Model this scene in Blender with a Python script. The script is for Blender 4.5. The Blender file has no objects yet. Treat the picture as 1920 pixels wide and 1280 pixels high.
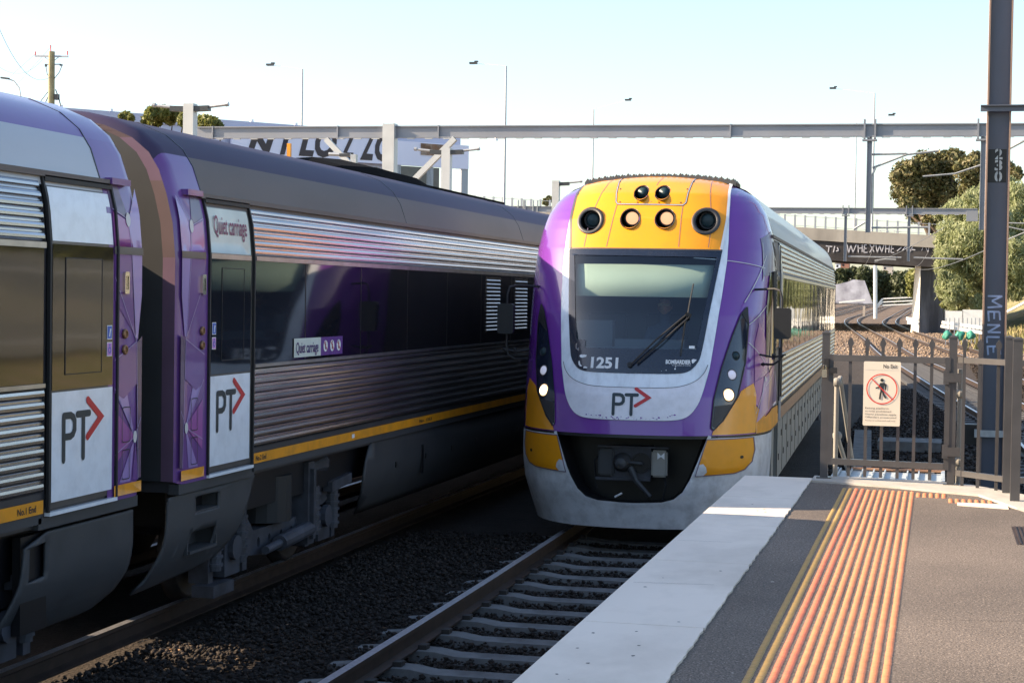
import bpy, bmesh, math, random
import numpy as np
from mathutils import Vector, Matrix
from mathutils.geometry import tessellate_polygon
PI=math.pi; R=math.radians
random.seed(7); rng=np.random.default_rng(7)
SC=bpy.context.scene; COL=SC.collection
# ------------------------------------------------------------------ camera
FPX=3300.0; CAMZ=2.69
_y=np.array([1762.-960,640-566.,-FPX]); _y/=np.linalg.norm(_y)
_z=np.cross(np.array([1,-.015,0.]),_y); _z/=np.linalg.norm(_z)
_x=np.cross(_y,_z)
MW=np.stack([_x,_y,_z],1)            # camera <- world
CW=MW.T                              # world <- camera
cam=bpy.data.cameras.new('camera'); camo=bpy.data.objects.new('camera',cam); COL.objects.link(camo)
mt=Matrix([[*CW[0],0],[*CW[1],0],[*CW[2],CAMZ],[0,0,0,1]])
camo.matrix_world=mt
cam.sensor_width=36; cam.lens=FPX/1920*36; cam.clip_start=.1; cam.clip_end=6000
SC.camera=camo
SC.render.resolution_x=1024; SC.render.resolution_y=682
def at(px,py,ax,val):
    d=CW@np.array([px-960,640-py,-FPX]); i='XYZ'.index(ax); c=np.array([0,0,CAMZ])
    return Vector(c+(val-c[i])/d[i]*d)
# ------------------------------------------------------------------ light
SUN_A=R(11); SUN_E=R(27.5)
sv=Vector((-math.cos(SUN_A)*math.cos(SUN_E),-math.sin(SUN_A)*math.cos(SUN_E),math.sin(SUN_E)))
w=bpy.data.worlds.new("World"); SC.world=w; w.use_nodes=True
nt=w.node_tree; nt.nodes.clear()
sky=nt.nodes.new('ShaderNodeTexSky'); sky.sky_type='NISHITA'; sky.sun_disc=False
sky.sun_elevation=SUN_E; sky.sun_rotation=math.atan2(sv.x,sv.y); sky.air_density=1.0; sky.dust_density=1.3; sky.ozone_density=1.0
bg=nt.nodes.new('ShaderNodeBackground'); bg.inputs[1].default_value=.108
wo=nt.nodes.new('ShaderNodeOutputWorld')
nt.links.new(sky.outputs[0],bg.inputs[0]); nt.links.new(bg.outputs[0],wo.inputs[0])
sl=bpy.data.lights.new('sun','SUN'); sl.energy=5.0; sl.angle=R(.5); sl.color=(1,.785,.55)
so=bpy.data.objects.new('sun',sl); COL.objects.link(so); so.location=(-60,-20,60)
so.rotation_euler=sv.to_track_quat('Z','Y').to_euler()
SC.view_settings.view_transform='Standard'; SC.view_settings.look='None'
SC.view_settings.exposure=1.52; SC.view_settings.gamma=1
# ------------------------------------------------------------------ materials
MATS={}
def mat(name,col=(.5,.5,.5),rough=.5,metal=0,var=.0,vscale=3,dirt=None,dscale=1.5,damt=.4,bump=0,bscale=40,bdist=.01,emit=None,estr=1,coat=0,spec=.5,stretch=None,wave=0,wscale=1):
    m=bpy.data.materials.new(name); m.use_nodes=True; MATS[name]=m
    n=m.node_tree.nodes; l=m.node_tree.links; b=n['Principled BSDF']
    b.inputs['Base Color'].default_value=(*col,1); b.inputs['Roughness'].default_value=rough
    b.inputs['Metallic'].default_value=metal; b.inputs['Coat Weight'].default_value=coat
    b.inputs['Coat Roughness'].default_value=.04; b.inputs['Specular IOR Level'].default_value=spec
    if emit: b.inputs['Emission Color'].default_value=(*emit,1); b.inputs['Emission Strength'].default_value=estr
    tc=n.new('ShaderNodeTexCoord'); src=tc.outputs['Object']
    if stretch:
        mp=n.new('ShaderNodeMapping'); mp.inputs['Scale'].default_value=stretch; l.new(src,mp.inputs[0]); src=mp.outputs[0]
    cur=None
    if var>0:
        t=n.new('ShaderNodeTexNoise'); t.inputs['Scale'].default_value=vscale; t.inputs['Detail'].default_value=6; l.new(src,t.inputs[0])
        mr=n.new('ShaderNodeMapRange'); mr.inputs[1].default_value=.3; mr.inputs[2].default_value=.7; mr.inputs[3].default_value=1-var; mr.inputs[4].default_value=1+var
        l.new(t.outputs[0],mr.inputs[0])
        mx=n.new('ShaderNodeMix'); mx.data_type='RGBA'; mx.blend_type='MULTIPLY'; mx.inputs[0].default_value=1
        mx.inputs[6].default_value=(*col,1); l.new(mr.outputs[0],mx.inputs[7]); cur=mx.outputs[2]
        l.new(cur,b.inputs['Base Color'])
    if dirt:
        t=n.new('ShaderNodeTexNoise'); t.inputs['Scale'].default_value=dscale; t.inputs['Detail'].default_value=8; t.inputs['Roughness'].default_value=.65; l.new(src,t.inputs[0])
        mr=n.new('ShaderNodeMapRange'); mr.inputs[1].default_value=.45; mr.inputs[2].default_value=.75; mr.inputs[3].default_value=0; mr.inputs[4].default_value=damt
        l.new(t.outputs[0],mr.inputs[0])
        mx=n.new('ShaderNodeMix'); mx.data_type='RGBA'; l.new(mr.outputs[0],mx.inputs[0])
        if cur: l.new(cur,mx.inputs[6])
        else: mx.inputs[6].default_value=(*col,1)
        mx.inputs[7].default_value=(*dirt,1); l.new(mx.outputs[2],b.inputs['Base Color'])
    prev=None
    for amt,scl,dist in ((bump,bscale,bdist),(wave,wscale,.05)):
        if amt>0:
            t=n.new('ShaderNodeTexNoise'); t.inputs['Scale'].default_value=scl; t.inputs['Detail'].default_value=3 if scl>5 else 1; l.new(src,t.inputs[0])
            bp=n.new('ShaderNodeBump'); bp.inputs['Strength'].default_value=amt; bp.inputs['Distance'].default_value=dist
            l.new(t.outputs[0],bp.inputs['Height'])
            if prev: l.new(prev,bp.inputs['Normal'])
            prev=bp.outputs[0]
    if prev: l.new(prev,b.inputs['Normal'])
    return m
M=MATS
mat('purple',(.17,.036,.31),.22,coat=.8,wave=.05,wscale=1.2,var=.12,vscale=.8)
mat('purple_mid',(.15,.055,.25),.3,coat=.5,var=.08)
mat('lilac',(.33,.22,.50),.3,coat=.5,var=.08)
mat('magenta',(.33,.09,.33),.3,coat=.5,var=.08)
mat('mauve_grey',(.15,.11,.18),.35,coat=.3,var=.1)
mat('dull_violet',(.12,.07,.13),.35,coat=.3,var=.1)
mat('cowl_black',(.006,.006,.007),.95,spec=.05)
mat('livery_pale',(.36,.28,.48),.4)
mat('dot_white',(.62,.6,.6),.4)
mat('yellow',(.88,.335,.006),.32,coat=.4,var=.06,vscale=2,dirt=(.35,.2,.06),damt=.15,dscale=9)
mat('stripe_yellow',(.80,.31,.008),.45,var=.12,vscale=4,dirt=(.2,.12,.05),damt=.4,dscale=6)
mat('stripe_dull',(.36,.2,.12),.5,var=.12,vscale=4)
mat('white_paint',(.82,.85,.90),.3,coat=.3,var=.04,vscale=5,dirt=(.35,.36,.38),damt=.25,dscale=7)
mat('surround',(.82,.87,.93),.25,coat=.6,var=.05,dirt=(.3,.3,.33),damt=.35,dscale=5,stretch=(2.2,2.2,.5))
mat('panel_white',(.83,.81,.86),.35,coat=.3,var=.03,dirt=(.35,.33,.33),damt=.25,dscale=9)
mat('bumper',(.68,.69,.71),.42,coat=.1,var=.1,vscale=4,dirt=(.16,.15,.14),damt=.5,dscale=5,bump=.1,bscale=60)
mat('steel',(.50,.49,.50),.27,1,var=.15,vscale=2,wave=.07,wscale=2.2,stretch=(1,.35,3))
mat('steel_dull',(.45,.45,.46),.35,1,var=.15,vscale=6)
mat('roof_grey',(.15,.125,.117),.6,coat=.0,spec=.25,var=.1,vscale=1.5,dirt=(.12,.11,.1),damt=.35,dscale=2.5,stretch=(1,.3,1))
mat('roof_silver',(.46,.47,.50),.35,coat=.3,var=.06,vscale=1.5,dirt=(.25,.25,.25),damt=.25,stretch=(1,.3,1))
mat('roof_purple',(.17,.09,.30),.33,coat=.5,var=.1,vscale=1.5,dirt=(.08,.06,.1),damt=.4,dscale=3)
mat('roof_purple_b',(.052,.040,.082),.55,coat=.0,spec=.22,var=.1,vscale=1.5,dirt=(.05,.045,.06),damt=.5,dscale=3,stretch=(1,.35,1))
mat('door_grey',(.10,.095,.09),.35,.3,var=.15)
mat('black',(.008,.008,.01),.4,var=.2)
mat('black_gloss',(.006,.009,.018),.12,coat=1)
mat('mask',(.012,.018,.035),.16,coat=.6,dirt=(.05,.05,.06),damt=.2,dscale=14)
mat('rubber',(.015,.015,.016),.6)
mat('shell_dark',(.04,.04,.045),.5,var=.2)
mat('band_glass',(.010,.009,.012),.05,spec=.55,wave=.07,wscale=1.1)
mat('band_glass_clear',(.10,.105,.09),.04,.6,spec=.9,wave=.12,wscale=1.3)
mat('under',(.05,.052,.056),.6,var=.25,vscale=3,dirt=(.03,.025,.022),damt=.5,dscale=3)
mat('under_pale',(.30,.29,.26),.6,var=.15,vscale=3,dirt=(.16,.13,.1),damt=.5,dscale=3)
mat('bogie',(.05,.053,.066),.6,var=.35,vscale=5,dirt=(.02,.018,.018),damt=.6,dscale=6)
mat('wheel',(.06,.05,.045),.5,.4,var=.3,vscale=6)
mat('end_grey',(.042,.044,.046),.5,var=.12)
mat('salmon',(.12,.08,.085),.45,var=.1)
mat('end_pink',(.15,.09,.14),.45,var=.1)
mat('bellows',(.02,.02,.02),.8,var=.3)
mat('ink',(.02,.025,.03),.5)
mat('logo_dark',(.02,.035,.045),.4)
mat('logo_red',(.55,.025,.03),.4)
mat('blue_sign',(.05,.12,.5),.4); mat('pink_sign',(.6,.25,.6),.4); mat('sign_white',(.8,.8,.8),.5)
mat('quiet_pale',(.62,.66,.60),.4,var=.1,vscale=3); mat('quiet_ink',(.22,.06,.12),.5); mat('quiet_navy',(.07,.03,.15),.5)
mat('sticker_purple',(.13,.04,.25),.4)
mat('button',(.30,.17,.09),.4,.6); mat('chrome',(.7,.65,.55),.15,1)
mat('lens_clear',(.35,.4,.42),.08,.7,bump=.6,bscale=300,bdist=.004,coat=1)
mat('lens_dark',(.025,.05,.06),.35,0,spec=.25)
mat('lamp_led',(.5,.5,.6),.3,emit=(.75,.78,1),estr=.13,bump=.8,bscale=260,bdist=.004)
mat('lamp_lit',(.8,.8,.7),.2,emit=(1,.80,.55),estr=4)
mat('lamp_rim',(.5,.4,.3),.3,emit=(1,.62,.30),estr=.75,bump=.6,bscale=200,bdist=.003)
mat('lamp_warm',(.4,.22,.12),.4,emit=(1,.52,.28),estr=.42,bump=1,bscale=150,bdist=.004,spec=.2)
mat('ring',(.035,.035,.038),.5,var=.2)
mat('blind',(.46,.50,.38),.8,var=.03)
mat('cab_in',(.09,.105,.125),.8); mat('seat_cloth',(.02,.025,.04),.9)
mat('skin',(.50,.31,.22),.55); mat('hair',(.015,.012,.01),.6); mat('shirt',(.05,.08,.14),.85)
mat('rail',(.045,.028,.02),.6,.3,var=.3,vscale=8); mat('rail_top',(.62,.62,.66),.33,.8,var=.2,vscale=30)
mat('sleeper',(.17,.168,.165),.85,var=.2,vscale=6,dirt=(.05,.04,.035),damt=.7,dscale=4,bump=.3)
mat('clip',(.03,.025,.022),.7)
mat('thresh',(.42,.40,.36),.75,var=.1,vscale=3,dirt=(.25,.22,.19),damt=.5,dscale=5,bump=.2,bscale=80)
mat('coping',(.72,.645,.555),.6,var=.06,vscale=1.1,dirt=(.46,.40,.33),damt=.75,dscale=1.3,stretch=(1,.6,1),bump=.15,bscale=90,bdist=.003)
mat('tac_yellow',(.38,.25,.085),.5,var=.12,vscale=30,dirt=(.25,.2,.12),damt=.5,dscale=25)
mat('tac_orange',(.66,.245,.115),.5,var=.12,vscale=20,dirt=(.35,.16,.1),damt=.5,dscale=18)
mat('tac_orange_shade',(.60,.185,.10),.5,var=.12,vscale=20,dirt=(.35,.12,.1),damt=.5,dscale=18)  # orange rows inside the carriage shadow, shade put into a redder colour
mat('fence_paint',(.068,.066,.068),.42,.2,var=.12,vscale=6,coat=.2)
mat('galv',(.42,.44,.45),.45,.5,var=.15,vscale=10)
mat('sign_cream',(.78,.70,.56),.5,var=.02)
mat('sign_red',(.70,.035,.025),.5)
mat('grid_pale',(.45,.50,.52),.5,.3,var=.1,vscale=10)
mat('gantry',(.24,.26,.30),.5,.2,var=.1,vscale=1,dirt=(.2,.18,.15),damt=.3,dscale=2)
mat('gantry_post',(.50,.52,.52),.5,.2,var=.1,vscale=2)
mat('post_paint',(.105,.118,.155),.45,.3,var=.12,vscale=1.2,dirt=(.10,.09,.09),damt=.4,dscale=3,stretch=(1,1,.25))
mat('post_edge',(.26,.18,.14),.6,.1,var=.15,vscale=3)
mat('spray',(.42,.52,.72),.6,var=.25,vscale=8)
mat('pole_grey',(.33,.36,.40),.5,.3)
mat('lamp_body',(.05,.055,.06),.4,.3)
mat('timber',(.30,.27,.15),.8,var=.2,vscale=3)
mat('wire',(.15,.17,.2),.5,.5)
mat('concrete_br',(.36,.34,.30),.85,var=.15,vscale=.3,dirt=(.12,.11,.10),damt=.6,dscale=.25,stretch=(1,1,.4))
mat('girder',(.028,.025,.026),.8,var=.25,vscale=.3,dirt=(.16,.15,.14),damt=.25,dscale=.6)
mat('pier_lit',(.80,.78,.72),.8,var=.06,vscale=.5,dirt=(.3,.28,.25),damt=.35,dscale=.3,stretch=(1,1,.3))  # pier ends, sunlight put into the white colour
mat('pier_dark',(.05,.05,.055),.85,var=.2,vscale=.5,dirt=(.4,.42,.45),damt=.5,dscale=.35,stretch=(1,1,.15))  # face of the same pier, shade put into the dark colour
mat('shed',(.50,.53,.68),.7,var=.04,vscale=.1)
mat('billboard',(.76,.78,.93),.7,var=.05,vscale=.2)
mat('letter',(.05,.04,.045),.6)
mat('photo_brown',(.18,.10,.06),.7,var=.5,vscale=1.2,dirt=(.45,.4,.34),damt=.8,dscale=1.5)
mat('graf_wall',(.45,.46,.52),.8,var=.2,vscale=.3,dirt=(.16,.15,.19),damt=.85,dscale=.28)
mat('white_fence',(.72,.74,.72),.6,var=.08)
mat('green_bag',(.035,.24,.18),.6,var=.2,vscale=2)
mat('trunk',(.07,.05,.035),.9,var=.3,vscale=4)
mat('brick',(.3,.15,.11),.85,var=.15); mat('far_wall',(.5,.46,.42),.85,var=.1,vscale=.3)

def grad_ground(name,c1,c2,c3,s1,s2,bscale,bstr,bdist,rough=.95,r2=(.52,.68),big=None):
    m=bpy.data.materials.new(name); m.use_nodes=True; MATS[name]=m
    n=m.node_tree.nodes; l=m.node_tree.links; b=n['Principled BSDF']; b.inputs['Roughness'].default_value=rough
    tc=n.new('ShaderNodeTexCoord')
    def noi(s,d=8):
        t=n.new('ShaderNodeTexNoise'); t.inputs['Scale'].default_value=s; t.inputs['Detail'].default_value=d; l.new(tc.outputs['Object'],t.inputs[0]); return t.outputs[0]
    def ramp(f,a,bb):
        mr=n.new('ShaderNodeMapRange'); mr.inputs[1].default_value=a; mr.inputs[2].default_value=bb; l.new(f,mr.inputs[0]); return mr.outputs[0]
    m1=n.new('ShaderNodeMix'); m1.data_type='RGBA'; l.new(ramp(noi(s1),.38,.62),m1.inputs[0]); m1.inputs[6].default_value=(*c1,1); m1.inputs[7].default_value=(*c2,1)
    m2=n.new('ShaderNodeMix'); m2.data_type='RGBA'; l.new(ramp(noi(s2,3),*r2),m2.inputs[0]); l.new(m1.outputs[2],m2.inputs[6]); m2.inputs[7].default_value=(*c3,1)
    if big:
        mr=n.new('ShaderNodeMapRange'); mr.inputs[1].default_value=.35; mr.inputs[2].default_value=.65; mr.inputs[3].default_value=big[1]; mr.inputs[4].default_value=big[2]; l.new(noi(big[0],5),mr.inputs[0])
        m3=n.new('ShaderNodeMix'); m3.data_type='RGBA'; m3.blend_type='MULTIPLY'; m3.inputs[0].default_value=1; l.new(m2.outputs[2],m3.inputs[6]); l.new(mr.outputs[0],m3.inputs[7]); m2=m3
    l.new(m2.outputs[2],b.inputs['Base Color'])
    bp=n.new('ShaderNodeBump'); bp.inputs['Strength'].default_value=bstr; bp.inputs['Distance'].default_value=bdist
    l.new(noi(bscale,5),bp.inputs['Height']); l.new(bp.outputs[0],b.inputs['Normal'])
    return m
grad_ground('asphalt',(.058,.046,.037),(.185,.150,.121),(.40,.33,.27),85,120,150,.7,.006,.8,(.60,.70),(.55,.76,1.2))
grad_ground('dirt_dark',(.020,.013,.009),(.032,.022,.016),(.04,.030,.023),1.3,9,30,.9,.05)  # near ground with the trains' shade put into its dark colour
grad_ground('dirt_sun',(.19,.135,.095),(.27,.20,.145),(.11,.075,.055),.35,6,14,1,.12)  # sunlit colour of the same ground
grad_ground('dirt_far',(.10,.07,.052),(.17,.125,.09),(.06,.042,.034),.25,4,14,1,.12)
grad_ground('grass_dry',(.25,.215,.095),(.17,.17,.06),(.30,.235,.15),.12,1.2,8,.8,.15)
def stone_mat(name,cs):
    m=bpy.data.materials.new(name); m.use_nodes=True; MATS[name]=m
    n=m.node_tree.nodes; l=m.node_tree.links; b=n['Principled BSDF']; b.inputs['Roughness'].default_value=.9
    g=n.new('ShaderNodeNewGeometry'); r=n.new('ShaderNodeValToRGB'); l.new(g.outputs['Random Per Island'],r.inputs[0])
    e=r.color_ramp.elements; e[0].color=(*cs[0],1); e[1].color=(*cs[-1],1)
    for i,c in enumerate(cs[1:-1]): q=e.new((i+1)/(len(cs)-1)); q.color=(*c,1)
    l.new(r.outputs[0],b.inputs['Base Color']); return m
stone_mat('stones_shade',[(.012,.008,.006),(.027,.018,.013),(.018,.013,.010),(.05,.036,.028)])  # ballast with the trains' shade put into its near black colours
stone_mat('stones_sun',[(.12,.09,.07),(.26,.19,.14),(.19,.14,.10),(.36,.28,.21)])  # sunlit colours of the same ballast
stone_mat('litter_sun',[(.35,.2,.12),(.5,.33,.2),(.25,.15,.1)])
def leaf_mat(name,cs,trans=.35):
    m=stone_mat(name,cs); n=m.node_tree.nodes; l=m.node_tree.links; b=n['Principled BSDF']; b.inputs['Roughness'].default_value=.6
    o=[q for q in n if q.type=='OUTPUT_MATERIAL'][0]; r=[q for q in n if q.type=='VALTORGB'][0]
    t=n.new('ShaderNodeBsdfTranslucent'); l.new(r.outputs[0],t.inputs[0]); mx=n.new('ShaderNodeMixShader'); mx.inputs[0].default_value=trans
    l.new(b.outputs[0],mx.inputs[1]); l.new(t.outputs[0],mx.inputs[2]); l.new(mx.outputs[0],o.inputs[0]); return m
leaf_mat('leaf_fig',[(.05,.062,.02),(.11,.115,.035),(.17,.14,.06),(.075,.08,.025)],.2)
leaf_mat('leaf_pepper',[(.24,.28,.12),(.34,.38,.19),(.42,.45,.27),(.17,.21,.08)],.5)
leaf_mat('leaf_shrub',[(.08,.10,.02),(.17,.19,.04),(.26,.26,.08),(.11,.13,.03)],.35)
leaf_mat('leaf_scrub',[(.03,.045,.02),(.05,.07,.025),(.08,.09,.04)],.2)
def glass_mat():
    m=bpy.data.materials.new('cab_glass'); m.use_nodes=True; MATS['cab_glass']=m
    n=m.node_tree.nodes; l=m.node_tree.links; n.remove(n['Principled BSDF']); o=n['Material Output']
    t=n.new('ShaderNodeBsdfTransparent'); t.inputs[0].default_value=(.70,.80,.84,1)
    g=n.new('ShaderNodeBsdfGlossy'); g.inputs['Roughness'].default_value=.03; g.inputs[0].default_value=(.9,.95,1,1)
    lw=n.new('ShaderNodeLayerWeight'); lw.inputs['Blend'].default_value=.5
    pw=n.new('ShaderNodeMath'); pw.operation='POWER'; l.new(lw.outputs['Facing'],pw.inputs[0]); pw.inputs[1].default_value=4
    fr=n.new('ShaderNodeMath'); fr.operation='MULTIPLY_ADD'; l.new(pw.outputs[0],fr.inputs[0]); fr.inputs[1].default_value=.9; fr.inputs[2].default_value=.075
    mx=n.new('ShaderNodeMixShader'); l.new(fr.outputs[0],mx.inputs[0]); l.new(t.outputs[0],mx.inputs[1]); l.new(g.outputs[0],mx.inputs[2]); l.new(mx.outputs[0],o.inputs[0])
glass_mat()
# ------------------------------------------------------------------ helpers
def link(o,parent=None):
    COL.objects.link(o)
    if parent is not None: o.parent=parent
    return o
def obj(name,bm,m,parent=None,smooth=False,label=None):
    me=bpy.data.meshes.new(name)
    if isinstance(bm,tuple): me.from_pydata(bm[0],[],bm[1])
    else: bm.to_mesh(me); bm.free()
    for q in (m if isinstance(m,(list,tuple)) else [m]): me.materials.append(M[q] if isinstance(q,str) else q)
    if smooth: me.polygons.foreach_set('use_smooth',[True]*len(me.polygons))
    o=bpy.data.objects.new(name,me)
    if label: o['label']=label
    return link(o,parent)
def tag(o,label=None,cat=None,group=None,kind=None):
    if label: o['label']=label
    if cat: o['category']=cat
    if group: o['group']=group
    if kind: o['kind']=kind
    return o
def thing(name,label,cat,loc=(0,0,0),rz=0,group=None):
    o=bpy.data.objects.new(name,None); o.empty_display_size=.2; COL.objects.link(o); o.location=loc; o.rotation_euler=(0,0,rz)
    return tag(o,label,cat,group)
def ctree(o,parent=None):
    c=o.copy(); COL.objects.link(c); c.parent=parent
    for ch in list(o.children): ctree(ch,c)
    return c
def box(bm,c,s,rot=None,mi=0):
    r=bmesh.ops.create_cube(bm,size=1); vs=r['verts']
    mm=Matrix.Translation(Vector(c))@(rot.to_4x4() if rot else Matrix.Identity(4))@Matrix.Diagonal((*s,1))
    bmesh.ops.transform(bm,matrix=mm,verts=vs)
    if mi:
        for f in {f for v in vs for f in v.link_faces}: f.material_index=mi
    return vs
def bbox(bm,a,b,mi=0):
    a=Vector(a);b=Vector(b); return box(bm,(a+b)/2,[abs(q) for q in (b-a)],mi=mi)
def tube(bm,pts,r,n=8,cap=True,taper=None):
    pts=[Vector(p) for p in pts]; rings=[]
    for i,p in enumerate(pts):
        d=(pts[min(i+1,len(pts)-1)]-pts[max(i-1,0)]).normalized()
        u=d.orthogonal().normalized() if i==0 else (u-d*u.dot(d)).normalized()
        v=d.cross(u); rr=r if taper is None else taper[i]
        rings.append([bm.verts.new(p+rr*(math.cos(2*PI*k/n)*u+math.sin(2*PI*k/n)*v)) for k in range(n)])
    for a,b in zip(rings,rings[1:]):
        for k in range(n): bm.faces.new((a[k],a[(k+1)%n],b[(k+1)%n],b[k]))
    if cap and n>2: bm.faces.new(rings[0][::-1]); bm.faces.new(rings[-1])
def beam(bm,a,b,w,h,up=(0,0,1)):
    a=Vector(a);b=Vector(b);d=b-a; y=d.normalized(); x=y.cross(Vector(up)).normalized(); z=x.cross(y)
    rot=Matrix((x,y,z)).transposed(); return box(bm,(a+b)/2,(w,d.length,h),rot)
def lathe(bm,c,ax,prof,n=24):
    ax=Vector(ax).normalized(); u=ax.orthogonal().normalized(); v=ax.cross(u); c=Vector(c); rings=[]
    for r,h in prof:
        rings.append([bm.verts.new(c+ax*h+max(r,1e-4)*(math.cos(2*PI*k/n)*u+math.sin(2*PI*k/n)*v)) for k in range(n)])
    for a,b in zip(rings,rings[1:]):
        for k in range(n): bm.faces.new((a[k],a[(k+1)%n],b[(k+1)%n],b[k]))
    if prof[0][0]>1e-3: bm.faces.new(rings[0][::-1])
    if prof[-1][0]>1e-3: bm.faces.new(rings[-1])
def prism(bm,poly,f0,f1):
    """poly 2D; f0,f1 map 2D->3D for the two faces (front, back)"""
    tris=tessellate_polygon([[Vector((p[0],p[1],0)) for p in poly]])
    A=[bm.verts.new(f0(*p)) for p in poly]; B=[bm.verts.new(f1(*p)) for p in poly]
    for t in tris:
        try: bm.faces.new([A[i] for i in t]); bm.faces.new([B[i] for i in t][::-1])
        except ValueError: pass
    n=len(poly)
    for i in range(n): bm.faces.new((A[i],A[(i+1)%n],B[(i+1)%n],B[i]))
    return bm
def prism_h(bm,outer,holes,f0,f1):
    loops=[outer]+holes; fl=[p for lp in loops for p in lp]
    tris=tessellate_polygon([[Vector((p[0],p[1],0)) for p in lp] for lp in loops])
    A=[bm.verts.new(f0(*p)) for p in fl]; B=[bm.verts.new(f1(*p)) for p in fl]
    for t in tris:
        try: bm.faces.new([A[i] for i in t]); bm.faces.new([B[i] for i in t][::-1])
        except ValueError: pass
    k=0
    for lp in loops:
        n=len(lp)
        for i in range(n): bm.faces.new((A[k+i],A[k+(i+1)%n],B[k+(i+1)%n],B[k+i]))
        k+=n
def strip(pts,w,cap=True):
    """thick polyline in 2D -> list of quads (mitred)"""
    pts=[Vector(p) for p in pts]; L_=[];R_=[]
    for i,p in enumerate(pts):
        a=(p-pts[i-1]).normalized() if i>0 else None; b=(pts[i+1]-p).normalized() if i<len(pts)-1 else None
        if a is None: t=b; k=1
        elif b is None: t=a; k=1
        else:
            t=(a+b).normalized(); k=1/max(t.dot(a),.45)
        nrm=Vector((-t.y,t.x))*w/2*k; L_.append(p+nrm);R_.append(p-nrm)
    def rc(p,d):
        s=Vector((-d.y,d.x)); return [p+w/2*(math.sin(q)*d+math.cos(q)*s) for q in (PI*.17,PI*.33,PI*.5,PI*.67,PI*.83)]
    d0=(pts[0]-pts[1]).normalized(); d1=(pts[-1]-pts[-2]).normalized()
    out=list(L_)
    if cap: out+=rc(pts[-1],d1)
    out+=R_[::-1]
    if cap: out+=rc(pts[0],d0)
    return [(p.x,p.y) for p in out]
def patch(name,polys,mapf,m,parent=None,step=.05,smooth=True,label=None,grid=True):
    """flat 2D polygons (list of outer or (outer,holes)) laid on a curved surface"""
    bm=bmesh.new()
    for pl in polys:
        loops=[pl[0]]+list(pl[1]) if isinstance(pl[0][0],(tuple,list)) else [pl]
        fl=[p for lp in loops for p in lp]
        tris=tessellate_polygon([[Vector((p[0],p[1],0)) for p in lp] for lp in loops])
        vs=[bm.verts.new((p[0],p[1],0)) for p in fl]
        for t in tris:
            try: bm.faces.new([vs[i] for i in t])
            except ValueError: pass
    bm.normal_update()
    for f in bm.faces:
        if f.normal.z<0: f.normal_flip()
    if grid:
        xs=[v.co.x for v in bm.verts]; ys=[v.co.y for v in bm.verts]
        for k in range(int(min(xs)/step),int(max(xs)/step)+2):
            bmesh.ops.bisect_plane(bm,geom=bm.verts[:]+bm.edges[:]+bm.faces[:],plane_co=(k*step,0,0),plane_no=(1,0,0))
        for k in range(int(min(ys)/step),int(max(ys)/step)+2):
            bmesh.ops.bisect_plane(bm,geom=bm.verts[:]+bm.edges[:]+bm.faces[:],plane_co=(0,k*step,0),plane_no=(0,1,0))
    for v in bm.verts: v.co=Vector(mapf(v.co.x,v.co.y))
    return obj(name,bm,m,parent,smooth,label)
def rect(a,b,c,d): return [(a,b),(c,b),(c,d),(a,d)]
def rrect(a,b,c,d,r,n=4):
    o=[]
    for cx,cy,s in ((c-r,b+r,-PI/2),(c-r,d-r,0),(a+r,d-r,PI/2),(a+r,b+r,PI)):
        for k in range(n+1): q=s+PI/2*k/n; o.append((cx+r*math.cos(q),cy+r*math.sin(q)))
    return o
def circ(x,y,r,n=20,ry=None): return [(x+r*math.cos(2*PI*k/n),y+(ry or r)*math.sin(2*PI*k/n)) for k in range(n)]
def text(name,s,size,mapf,m,parent,width=None,bold=0,shear=0,label=None,align='LEFT',sp=1):
    cu=bpy.data.curves.new('t','FONT'); cu.body=s; cu.size=size; cu.offset=bold; cu.shear=shear; cu.resolution_u=3; cu.align_x=align; cu.space_line=sp
    o=bpy.data.objects.new('t',cu); COL.objects.link(o); bpy.context.view_layer.update()
    me=bpy.data.meshes.new_from_object(o.evaluated_get(bpy.context.evaluated_depsgraph_get()))
    bpy.data.objects.remove(o); bpy.data.curves.remove(cu)
    xs=[v.co.x for v in me.vertices]; k=1
    if width: k=width/max(max(xs)-min(xs),1e-3)
    x0=min(xs) if align=='LEFT' else 0
    for v in me.vertices: v.co=Vector(mapf((v.co.x-x0)*k,v.co.y))
    me.materials.append(M[m]); me.name=name
    t=bpy.data.objects.new(name,me)
    if label: t['label']=label
    return link(t,parent)
def lerp(t,tab):
    if t<=tab[0][0]: return tab[0][1]
    for (a,b),(c,d) in zip(tab,tab[1:]):
        if t<=c: return b+(d-b)*(t-a)/(c-a)
    return tab[-1][1]
def catmull(pts,n):
    P_=[Vector(p) for p in pts]; out=[]
    for i in range(len(P_)-1):
        p0=P_[max(i-1,0)];p1=P_[i];p2=P_[i+1];p3=P_[min(i+2,len(P_)-1)]
        for k in range(n):
            t=k/n; out.append(.5*((2*p1)+(p2-p0)*t+(2*p0-5*p1+4*p2-p3)*t*t+(3*p1-p0-3*p2+p3)*t**3))
    out.append(P_[-1]); return out
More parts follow.
